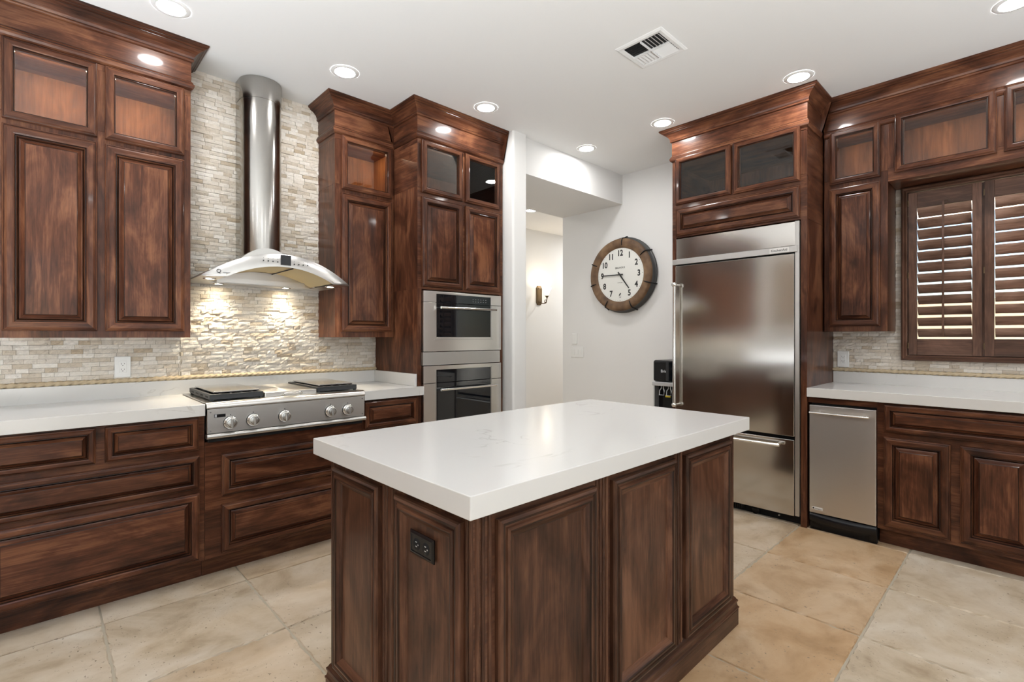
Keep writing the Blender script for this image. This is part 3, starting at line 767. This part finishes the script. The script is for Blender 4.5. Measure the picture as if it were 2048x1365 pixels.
b = MB(); b.box(gx0-.018, gx1+.018, -.026, -.022, 1.272, 1.278, STEELL); b.box(gx1+.002, gx1+.007, -.025, -.022, 1.278, 1.545, STEELL); b.build('window_trim', d)
b = MB(); b.tube([(.125, -.062, 1.51), (.665, -.062, 1.51)], .009, CHROME, 12)
for x in (.14, .65): b.tube([(x, -.021, 1.51), (x, -.06, 1.51)], .006, CHROME)
b.build('handle', d)
b = MB(); b.box(-.010, OW-.02, -.030, -.0015, 1.089, 1.184, STEELL); tag(b.build('trim_strip'), 'plain stainless filler strip between the microwave and the wall oven', 'filler panel')
o = bpy.data.objects['trim_strip']; o.name = 'filler_panel'; o.location = (AT, OX0, 0); o.rotation_euler = (0, 0, RA)
t = thing('wall_oven', 'built-in stainless wall oven, the lower appliance in the oven tower', 'oven', (AT, OX0, 0), RA)
b = MB(); b.box(.012, OW-.012, 0, .55, .38, 1.075, BLACKM); b.build('body', t)
b = MB(); frame_face(b, .958, 1.083, .958, 1.053, -.022); b.box(gx0, gx1, -.019, -.001, .958, 1.053, BLKGLASS); b.build('control_panel', t, .001)
b = MB(); frame_face(b, .372, .954, .47, .954, -.022); b.box(gx0, gx1, -.019, -.001, .47, .954, BLKGLASS)
d = b.build('door', t, .001)
b = MB(); b.box(gx0-.007, gx0-.002, -.025, -.022, .47, 1.053, STEELL); b.build('window_trim', d)
b = MB(); b.box(gx1+.002, gx1+.007, -.025, -.022, .47, 1.06, STEELL); b.build('window_trim', d)
b = MB(); b.tube([(.125, -.062, .907), (.665, -.062, .907)], .009, CHROME, 12)
for x in (.14, .65): b.tube([(x, -.021, .907), (x, -.06, .907)], .006, CHROME)
b.build('handle', d)

# ------------------------------------------------------------------ refrigerator wall
FY = 3.761
FX0, FX1 = -2.043, -1.058; w = FX1-FX0
t = thing('fridge_cabinet', 'tall brown cabinet surrounding the refrigerator with two glass doors above', 'cabinet', (FX0, FY, 0), 0.0)
b = MB(); D = YW-FY-.003
carcass(b, w, D, 2.10, 2.80, WOOD, [(.075, .43, 2.405, 2.70), (.545, .895, 2.405, 2.70)])
b.box(0, .034, 0, D, 0, 2.10, WOOD); b.box(w-.038, w, 0, D, 0, 2.10, WOOD); b.box(.034, w-.038, D-.02, D, 0, 2.10, WOOD)
b.box(0, w, .02, D, 2.80, CZ-.004, WOOD); b.build('body', t, .0015)
glassdoor(t, .032, .479, 2.366, 2.744); glassdoor(t, .494, .946, 2.360, 2.740)
door(t, .034, .944, 2.112, 2.330, .95, 'flap_door')
crown(t, [(0, .60), (0, 0), (w, 0), (w, .29)])
FRX0, FRX1 = -2.005, -1.098
t = thing('refrigerator', 'large stainless built-in refrigerator with a bottom freezer drawer', 'refrigerator', (FRX0, FY, 0), 0.0)
w = FRX1-FRX0
b = MB(); b.box(.004, w-.004, .02, .60, .07, 2.085, BLACKM); b.box(.004, w-.004, .045, .60, 0.001, .07, BLACKM); b.build('body', t)
b = MB(); b.box(0, w-.03, -.006, .018, 1.925, 2.088, STEELF); b.build('top_grille', t, .0015)
b = MB(); b.box(-.022, w-.012, -.030, .018, 1.876, 1.920, STEELL); hs = b.build('header_strip', t, .003)
b = MB(); b.box(.72, .845, -.0325, -.0295, 1.881, 1.915, PLATE); nb = b.build('name_plate', hs, .001)
text('KitchenAid', .0235, INK, nb, (.7825, -.0330, 1.898))
b = MB(); b.box(.004, w-.031, -.028, .018, .612, 1.866, STEELF); d = b.build('door', t, .0025)
b = MB(); x = .022
b.tube([(x, -.085, .735), (x, -.085, 1.728)], .011, CHROME, 14)
for z in (.75, 1.712): b.tube([(x, -.028, z), (x, -.085, z)], .009, CHROME); b.lathe([(.0, .0), (.016, .0), (.016, .03), (0, .03)], CHROME, (x, -.070, z), 'y', 14)
b.build('handle', d)
b = MB(); b.box(.004, w-.031, -.028, .018, .068, .588, STEELF); d = b.build('freezer_drawer', t, .0025)
b = MB(); b.tube([(.09, -.085, .55), (.80, -.085, .55)], .011, CHROME, 14)
for x in (.11, .78): b.tube([(x, -.028, .55), (x, -.085, .55)], .009, CHROME)
b.build('handle', d)
b = MB(); b.box(w-.028, w-.001, -.020, .018, .07, 2.088, STEELL); b.build('side_trim', t, .0015)
b = MB()
for k in range(34): b.box(.02+k*.015, .028+k*.015, .035, .045, .015, .06, BLACK)
b.lathe([(.0, .0), (.03, .0), (.03, -.01)], BLACK, (.60, .03, .03), 'y', 16); b.lathe([(0, .0), (.006, .0), (.006, -.01)], SILVER, (.76, .035, .03), 'y', 10); b.build('kick_grille', t)

# upper cabinet right of the refrigerator and the bridge cabinet over the window
BU = 4.115
x0 = -1.045; w = -.675-x0
t = thing('wall_cabinet', 'narrow brown wall cabinet beside the refrigerator, left of the shuttered window', 'cabinet', (x0, BU, 0), 0.0, 'brown wall cabinets')
b = MB(); D = YW-BU-.002
carcass(b, w, D, 1.333, 2.79, WOOD, [(.075, .29, 2.415, 2.72)]); b.box(0, w, .02, D, 2.79, CZ-.004, WOOD); b.build('body', t, .0015)
door(t, .034, .330, 1.369, 2.348, .95); glassdoor(t, .036, .332, 2.379, 2.758); cabinet_fill(t, .08, .285, .04, 2.718, .7)
x0 = -.673; w = 1.95
t = thing('bridge_cabinet', 'long brown glass-door cabinet bridging over the shuttered window', 'cabinet', (x0, BU, 0), 0.0)
b = MB()
gl = [(.085, .475), (.60, .99), (1.115, 1.505)]
carcass(b, w, D, 2.335, 2.79, WOOD, [(a, e, 2.425, 2.735) for a, e in gl]); b.box(0, w, .02, D, 2.79, CZ-.004, WOOD); b.build('body', t, .0015)
for (a, e) in ((.036, .523), (.552, 1.037), (1.066, 1.55)): glassdoor(t, a, e, 2.385, 2.770); cabinet_fill(t, a+.05, e-.05, .04, 2.733, .9)
crown(t, [(-1.044-x0, 0), (w, 0)])

# base run under the window
BF = 3.782
t = thing('trash_compactor', 'slim stainless undercounter compactor with bar handle beside the refrigerator', 'trash compactor', (-1.043, BF, 0), 0.0)
b = MB(); b.box(.004, .366, .02, .55, .03, .85, BLACKM); b.build('body', t)
b = MB(); P = []
n = 10
b.box(.0, .369, -.022, .018, .117, .838, STEEL); d = b.build('door', t, .003)
b = MB(); b.tube([(.012, -.068, .793), (.340, -.068, .793)], .0065, CHROME, 12)
for x in (.058, .30): b.tube([(x, -.022, .793), (x, -.068, .793)], .005, CHROME)
b.build('handle', d)
b = MB(); b.box(.016, .078, -.0245, -.022, .140, .158, PLATE); nb = b.build('name_plate', d, .0008)
b = MB(); b.lathe([(0, .0), (.0052, .0)], INK, (.025, -.0248, .149), 'y', 14); b.build('emblem', nb)
text('Monogram', .0095, INK, nb, (.054, -.0249, .1475))
b = MB(); pr = []
P = []
for i in range(15):
    x = .369*i/14; s_ = math.sin(PI*i/14)
    P.append([(x, -.012, .112), (x, -.020-.014*s_, .100), (x, -.022-.012*s_, .070-.02*s_), (x, -.008, .055-.01*s_), (x, -.004, .002)])
b.grid(P, BLACK, smooth=True); b.box(.0, .369, .0, .03, .002, .112, BLACKM); b.build('kick_pedal', t)
x0 = -.672; w = 1.92
t = thing('sink_base_cabinet', 'brown base cabinet with a wide drawer front and doors under the window worktop', 'cabinet', (x0, BF, 0), 0.0, 'brown base cabinets')
b = MB(); D = YW-BF-.004
carcass(b, w, D, 0, .889, WOOD, toe=.065, zt=.105); b.box(-.384, 0, 0, .02, .852, .889, WOOD); b.build('body', t, .0015)
door(t, .036, .72, .713, .877, .72, 'drawer')
door(t, .034, .344, .131, .679, 1.0); door(t, .385, .695, .131, .679, 1.0)
door(t, .75, 1.20, .713, .877, .72, 'drawer'); door(t, .75, 1.20, .131, .679, 1.0)
t = thing('worktop', 'white quartz worktop beneath the shuttered window', 'countertop', (0, 0, 0))
b = MB(); b.box(-1.0565, 1.26, 3.748, 4.389, .892, .952, QUARTZ); b.build('slab', t, .002)
b = MB(); b.box(-1.0565, 1.26, 4.389, 4.4035, .892, 1.034, QUARTZ); b.build('upstand', t, .0015)

# ------------------------------------------------------------------ window with plantation shutters
b = MB()
fp = [(0, 0), (0, .035), (.004, .045), (.012, .050), (.018, .042), (.030, .046), (.036, .040), (.040, .020), (.040, -.06)]
b.rings(-.64, .76, 1.131, 2.331, fp, SHUT, y=YW-.012)
fr_ = b.build('window_1'); struct(fr_)
b = MB(); b.box(-.60, .72, YW+.10, YW+.106, 1.165, 2.29, WGLASS); struct(b.build('pane', fr_))
LOUVLIT = wood('louver_wood_lit', (0.16, 0.09, 0.062), (0.34, 0.21, 0.155), (0.48, 0.32, 0.25), rough=0.34, blotch=0.9)  # lighter copy of the shutter wood, sunlight put into its colour
def shutter(x0, x1, label, first=None):
    t = thing('window_shutter', label, 'shutter', (x0, YW-.040, 0), 0.0, 'wooden plantation shutters')
    w = x1-x0
    for a in ((0, .046), (w-.046, w)):
        b = MB(); b.box(a[0], a[1], -.014, .014, 1.171, 2.286, SHUT); b.build('stile', t, .002)
    b = MB(); b.box(.046, w-.046, -.012, .012, 2.178, 2.286, SHUT); b.build('top_rail', t, .002)
    b = MB(); b.box(.046, w-.046, -.012, .012, 1.171, 1.281, SHUT); b.build('bottom_rail', t, .002)
    b = MB(); b.box(w, w+.0105, .004, .013, 1.171, 2.286, SHUT); b.build('rebate_strip', t)
    b = MB(); n = 12; p = (2.178-1.281)/n; hw = .0445; tl = math.radians(39)
    for k in range(n):
        zc = 1.281+p*(k+.5)+.004
        P = []
        for x in (.049, w-.049):
            row = []
            for q in range(17):
                a = 2*PI*q/16; ex, ez = hw*math.cos(a), .0055*math.sin(a)
                row.append((x, .004-(ex*math.cos(tl)-ez*math.sin(tl)), zc+ex*math.sin(tl)+ez*math.cos(tl)))
            P.append(row)
        L = w-.098
        b.grid(P, LOUVLIT, smooth=True, uv=lambda i, j, k=k: (i*L+k*3.1, j*.011+k*1.7))
        b.face(P[0][:-1], LOUVLIT); b.face(P[1][:-1][::-1], LOUVLIT)
    b.build('louvers', t)
    b = MB(); b.box(w/2-.006, w/2+.006, -.052, -.040, 1.30, 2.192, SHUT); rd = b.build('tilt_rod', t, .001)
    b = MB(); b.tube([(w/2+.013+.010*math.cos(2*PI*k/12), -.0135, 2.192+.012*math.sin(2*PI*k/12)) for k in range(13)], .0016, BRONZE, 6); b.build('ring', rd)
    for z in (2.215, 1.72, 1.235):
        b = MB(); b.box(-.003, .002, -.020, -.012, z-.02, z+.02, BRONZE); b.build('hinge', t)
shutter(-.598, -.228, 'brown slatted shutter panel on the left half of the window')
shutter(-.217, .153, 'brown slatted shutter panel right of the first one, cut by the photo edge')
shutter(.164, .716, 'brown slatted shutter panel at the far end of the window')

# ------------------------------------------------------------------ island
IX0, IX1, IY0, IY1 = -1.735, -.932, .757, 2.265
t = thing('island_cabinet', 'brown panelled kitchen island cabinet standing on the travertine floor', 'kitchen island', (IX0, IY0, 0), 0.0)
iw, il = IX1-IX0, IY1-IY0
b = MB(); b.box(.0, iw, .0, il, .002, .878, WOODI); b.build('body', t, .002)
def beads(pos, parent, z0, z1, turn=False):
    """a fluted stile: each thin half-round strip is a part"""
    for p in pos:
        b = MB(); P = []
        for z in (z0, z1): P.append([(p-.006*math.cos(PI*q/6), -.0055*math.sin(PI*q/6), z) for q in range(7)])
        b.grid(P, WOODI, smooth=True, uv=lambda i, j: (i*(z1-z0), j*.003+p))
        o = b.build('bead_trim', parent)
        if turn: turned(o)
def turned(o): o.location = (iw, 0, 0); o.rotation_euler = (0, 0, RA)
# short side that faces the camera (front -y)
for (a, e) in ((.045, .362), (.459, .769)):
    door(t, a, e, .139, .842, 1.0, 'side_panel', WOODI, 0, IP, IPP)
beads((.378, .394, .427, .443, .012, .030, .782, .795), t, .13, .876)
# long side that faces the refrigerator aisle (+x)
for (a, e) in ((.070, .472), (.560, .963), (1.036, 1.447)):
    d = door(t, a, e, .139, .842, 1.1, 'side_panel', WOODI, 0, IP, IPP); turned(d)
beads((.012, .030, .052, .490, .508, .524, .542, .978, .999, 1.020, 1.463, 1.480), t, .13, .876, True)
b = MB()
bp_ = [(.015, .002), (.015, .070), (.0125, .073), (.0175, .076), (.0175, .082), (.013, .086), (.0105, .095), (.0105, .103), (.014, .106), (.014, .112), (.009, .116), (.005, .124), (.0, .129)]
b.sweep([(0, 0), (iw, 0), (iw, il), (0, il)], bp_, WOODI, GLAZE, closed=True); b.build('base_molding', t)
b = MB(); b.box(-1.777, -.882, .708, 2.315, .8785, .935, QUARTZ)
tag(b.build('island_worktop', None, .002), 'thick white quartz slab on top of the kitchen island', 'countertop')
t = thing('outlet', 'black double power outlet on the near end of the island', 'outlet', (-1.135, IY0-.0095, .734), 0.0)
b = MB(); b.rings(-.057, .057, -.032, .032, [(0, 0), (0, .003), (.006, .007), (.009, .007), (.010, .005)], BLACK, cap=BLACK); b.build('cover_plate', t)
b = MB()
for sx in (-.022, .022):
    b.lathe([(.0, .0062), (.0155, .0062), (.0165, .005)], BLACKM, (sx, 0, 0), 'y', 20)
    for q in (-.006, .006): b.box(sx-.004, sx+.003, -.0067, -.006, q-.0012, q+.0012, SILVER)
    b.lathe([(0, .0067), (.0022, .0067)], SILVER, (sx+.009, 0, 0), 'y', 8)
b.build('receptacle', t)

# ------------------------------------------------------------------ outlets and switches
def outlet(label, loc, rz):
    t = thing('outlet', label, 'outlet', loc, rz)
    b = MB(); b.rings(-.0375, .0375, -.0605, .0605, [(0, 0), (0, .004), (.003, .006)], WHITEP, cap=WHITEP); b.build('cover_plate', t)
    b = MB(); b.rings(-.0165, .0165, -.033, .033, [(0, .006), (0, .008), (.001, .0085)], WHITEP, cap=WHITEP); rc = b.build('receptacle', t)
    b = MB()
    for z in (-.016, .016):
        b.box(-.008, -.006, -.0090, -.0085, z-.002, z+.007, INK); b.box(.006, .008, -.0090, -.0085, z-.001, z+.006, INK); b.lathe([(0, .0089), (.0026, .0089)], INK, (0, 0, z-.007), 'y', 8)
    b.build('slots', rc)
outlet('white power outlet in the stone wall left of the cooktop', (XW+.0165, .347, 1.122), RA)
outlet('white power outlet in the stone wall right of the refrigerator', (-.99, YW-.0165, 1.128), 0.0)
t = thing('light_switch', 'white double light switch low on the clock wall', 'light switch', (-3.557, YW, 1.12), 0.0)
b = MB(); b.rings(-.089, .089, -.060, .060, [(0, 0), (0, .004), (.003, .006)], WHITEP, cap=WHITEP); b.build('cover_plate', t)
for x in (-.046, .0, .046):
    b = MB(); b.box(x-.016, x+.016, -.0095, -.006, -.033, .033, WHITEP); b.build('rocker', t, .001)
t = thing('wall_control', 'plain white control plate above the light switch on the clock wall', 'wall control', (-3.595, YW, 1.268), 0.0)
b = MB(); b.rings(-.035, .035, -.0615, .0615, [(0, 0), (0, .005), (.004, .009)], WHITEP, cap=WHITEP); b.build('cover_plate', t)

# ------------------------------------------------------------------ wall clock
t = thing('wall_clock', 'large round wooden wall clock with black numerals on the white wall', 'clock', (-2.935, YW-.001, 1.932), 0.0)
b = MB(); b.lathe([(.0, .0), (.385, .0), (.392, .012), (.392, .022), (.384, .028), (.378, .030), (.372, .055), (.3735, .075)], IRONBAND, (0, 0, 0), 'y', 72)
b.build('metal_band', t)
b = MB(); b.lathe([(.3735, .075), (.368, .088), (.350, .098), (.325, .099), (.295, .094), (.282, .086), (.276, .078)], CLKW, (0, 0, 0), 'y', 72); b.build('wooden_rim', t)
b = MB(); b.lathe([(.0, .077), (.278, .077)], CLKF, (0, 0, 0), 'y', 64); b.build('dial', t)
for k in range(12):
    a = PI/2-2*PI*(k+1)/12
    text(str(k+1), .083, INK, t, (.222*math.cos(a), -.0775, .222*math.sin(a)), name='numeral', sx=.85, bold=.035)
b = MB()
for k in range(60):
    a = 2*PI*k/60; r_ = .0035 if k % 5 == 0 else .0016
    b.lathe([(0, .0778), (r_, .0778)], INK, (.265*math.cos(a), 0, .265*math.sin(a)), 'y', 8)
b.build('minute_dots', t)
text('BRUXOUS', .026, INK, t, (.0, -.0778, .072)); text('ATELIER', .013, INK, t, (.0, -.0778, -.082), sx=1.3)
def hand(name, ang, L, tail, wd, h):
    a = math.radians(ang); d = Vector((math.sin(a), 0, math.cos(a))); p = Vector((math.cos(a), 0, -math.sin(a)))
    b = MB(); q = [(-d*tail-p*wd*.8), (-d*tail+p*wd*.8), (d*L+p*wd*.5), (d*L-p*wd*.5)]
    for hh in (h, h+.003): pass
    A = [(v.x, -h, v.z) for v in q]; B = [(v.x, -h-.003, v.z) for v in q]
    b.face(B, INK); b.face(A[::-1], INK)
    for e in range(4): f = (e+1) % 4; b.face([A[e], A[f], B[f], B[e]], INK)
    b.build(name, t)
hand('hour_hand', 143, .18, .035, .0095, .082); hand('minute_hand', 271, .225, .04, .0085, .087)
for ang in (84, 35, -17, -66, -118, 158, 195):
    a = math.radians(ang); c, s_ = math.cos(a), math.sin(a)
    pts = [(r_*c, -h, r_*s_) for r_, h in ((.300, .098), (.330, .103), (.356, .1015), (.374, .090), (.380, .060), (.392, .032), (.398, .014), (.396, .003))]
    b = MB(); b.tube(pts, [.004, .0055, .006, .0055, .005, .0055, .006, .005], BLACKM, 8); b.build('iron_clip', t)

# ------------------------------------------------------------------ water dispenser
t = thing('water_dispenser', 'black and silver water dispenser standing between the clock wall and refrigerator cabinet', 'water dispenser', (-2.395, 4.05, 0), 0.0)
dw = .315
b = MB(); b.box(.0, dw, .0, .34, .89, 1.083, BLACK); b.build('head', t, .018)
b = MB(); b.box(dw*.42, dw-.006, -.004, .002, .90, 1.070, BLKGLASS); b.build('control_panel', t, .001)
b = MB(); b.box(-.004, dw+.004, -.008, .34, .852, .888, SILVER); b.build('band', t, .004)
b = MB(); b.box(.018, dw-.018, .075, .34, .52, .852, BLACK); b.box(.006, .018, .0, .34, .52, .852, SILVER); b.box(dw-.018, dw-.006, .0, .34, .52, .852, SILVER); b.build('alcove', t)
b = MB(); b.box(.006, dw-.006, .0, .34, .03, .52, BLACK); b.box(.02, dw-.02, .02, .32, 0, .03, BLACKM); b.build('base', t, .006)
for x in (.085, .155, .225):
    b = MB(); z = .83
    b.tube([(x-.010, .02, z+.024), (x-.010, .02, z), (x-.022, .012, z-.02), (x-.022, .006, z-.060), (x+.022, .006, z-.060), (x+.022, .012, z-.02), (x+.010, .02, z), (x+.010, .02, z+.024)], .0045, SILVER, 8); b.build('tap', t)
b = MB(); b.box(.085, .135, .072, .075, .745, .765, YELLOW); b.build('warning_label', t)
text('Brio', .036, INKW, t, (.112, -.0015, .985))

# ------------------------------------------------------------------ sconce in the hall
t = thing('wall_sconce', 'bronze wall sconce with a glowing glass bell shade in the hall', 'sconce', (-5.45, 5.77, 1.95), RA)
b = MB()
oc = [(-.035, -.155), (.035, -.155), (.06, -.115), (.06, .115), (.035, .155), (-.035, .155), (-.06, .115), (-.06, -.115)]
for (s1, h1, s2, h2) in ((1.0, 0.001, 1.0, .018), (1.0, .018, .8, .026), (.8, .026, .7, .034)):
    for e in range(8):
        f = (e+1) % 8; A, B = oc[e], oc[f]
        b.face([(A[0]*s1, -h1, A[1]*s1), (B[0]*s1, -h1, B[1]*s1), (B[0]*s2, -h2, B[1]*s2), (A[0]*s2, -h2, A[1]*s2)], BRONZE)
b.face([(x*.7, -.034, z*.7) for x, z in oc], BRONZE); b.build('back_plate', t)
b = MB(); b.tube([(0, -.03, -.10), (0, -.07, -.13), (0, -.12, -.135), (0, -.165, -.11), (0, -.18, -.06), (0, -.18, -.015)], .008, BRONZE, 8)
b.tube([(0, -.15+.022*math.cos(2*PI*k/14), -.105+.026*math.sin(2*PI*k/14)) for k in range(15)], .005, BRONZE, 6)
b.lathe([(.008, -.05), (.03, -.02), (.034, -.012), (.02, -.008)], BRONZE, (0, -.18, 0), 'z', 18); b.build('arm', t)
b = MB(); b.lathe([(.022, -.01), (.032, .015), (.045, .05), (.058, .08), (.078, .105)], SHADE, (0, -.18, 0), 'z', 24); b.build('glass_shade', t)
lamp('POINT', 'sconce_bulb', (-5.25, 5.77, 2.03), (0, 0, 0), 5, (1.0, .80, .55), shadow_soft_size=.03)

# ------------------------------------------------------------------ recessed lights and the air vent
def can(label, x, y, group='recessed ceiling lights'):
    t = thing('recessed_light', label, 'ceiling light', (x, y, CZ), 0.0, group)
    b = MB(); b.lathe([(.062, -.006), (.066, -.007), (.082, -.004), (.086, -.0005)], WHITEM, (0, 0, 0), 'z', 40); b.build('trim_ring', t)
    b = MB(); b.lathe([(.0, -.005), (.062, -.005)], LENS, (0, 0, 0), 'z', 40)
    b.f = [f[::-1] for f in b.f]; b.build('lens', t)
can('round recessed ceiling light over the wall cabinet left of the hood', -3.035, .485)
can('round recessed ceiling light between the hood chimney and narrow wall cabinet', -3.016, 1.404)
can('round recessed ceiling light in front of the oven tower crown', -2.771, 2.372)
can('round recessed ceiling light near the white ceiling beam', -2.756, 3.54)
can('round recessed ceiling light above the left end of the refrigerator cabinet', -2.014, 3.551)
can('round recessed ceiling light above the right end of the refrigerator cabinet', -1.05, 3.559)
can('round recessed ceiling light cut off at the top right corner of the photo', -.065, 3.555)
can('round recessed ceiling light in the hall seen past the doorway', -4.623, 4.747)
lamp('AREA', 'hall_fill', (-4.6, 7.0, 2.965), (0, 0, 0), 30, CANW, shape='DISK', size=.13)  # unseen lamps added to brighten the hall
lamp('AREA', 'hall_fill', (-4.6, 2.4, 2.965), (0, 0, 0), 22, CANW, shape='DISK', size=.13)

t = thing('air_vent', 'square white four-way air vent in the ceiling', 'air vent', (-1.541, 2.588, CZ), 0.0)
b = MB(); h = .149
b.rings(-h, h, -h, h, [(0, 0), (0, .004), (.012, .010), (.030, .008), (.036, .003)], WHITEM)
b.v = [(x, z, y) for x, y, z in b.v]; b.build('frame', t)
b = MB(); b.box(-.115, .115, -.115, .115, -.0008, -.0002, DUCTSHADE); b.build('shade_sheet', t)  # flat sheet, the shade inside the vent is its dark colour
b = MB(); b.box(-.003, .003, -.115, .115, -.014, -.002, WHITEM); b.box(-.115, .115, -.003, .003, -.014, -.002, WHITEM); b.build('divider', t)
def blades(q):
    sx, sy = ((-1, -1), (1, -1), (1, 1), (-1, 1))[q]
    b = MB(); n = 5; half = .112
    for k in range(n):
        c = (k+.5)/n*.106+.006
        wdt = .0125; zl, zh = -.0105, -.002
        if q in (0, 2):       # blades run along x, thrown along y
            y = sy*c; dy = sy*wdt; xs = sorted((sx*.004, sx*half))
            P = [(xs[0], y, zh), (xs[1], y, zh), (xs[1], y+dy, zl), (xs[0], y+dy, zl)]
        else:
            x = sx*c; dx = sx*wdt; ys = sorted((sy*.004, sy*half))
            P = [(x, ys[0], zh), (x, ys[1], zh), (x+dx, ys[1], zl), (x+dx, ys[0], zl)]
        b.face(P, WHITEM); b.face([(p[0], p[1], p[2]+.0012) for p in P][::-1], WHITEM)
    b.build('blades', t)
for q in range(4): blades(q)

# lettering becomes plain mesh
bpy.context.view_layer.update()
dg = bpy.context.evaluated_depsgraph_get()
for o in TEXTS:
    me = bpy.data.meshes.new_from_object(o.evaluated_get(dg))
    nm = o.name.split('.')[0]
    q = bpy.data.objects.new(nm, me); C.objects.link(q); q.parent = o.parent; q.location = o.location; q.rotation_euler = o.rotation_euler; q.scale = o.scale
    bpy.data.objects.remove(o)
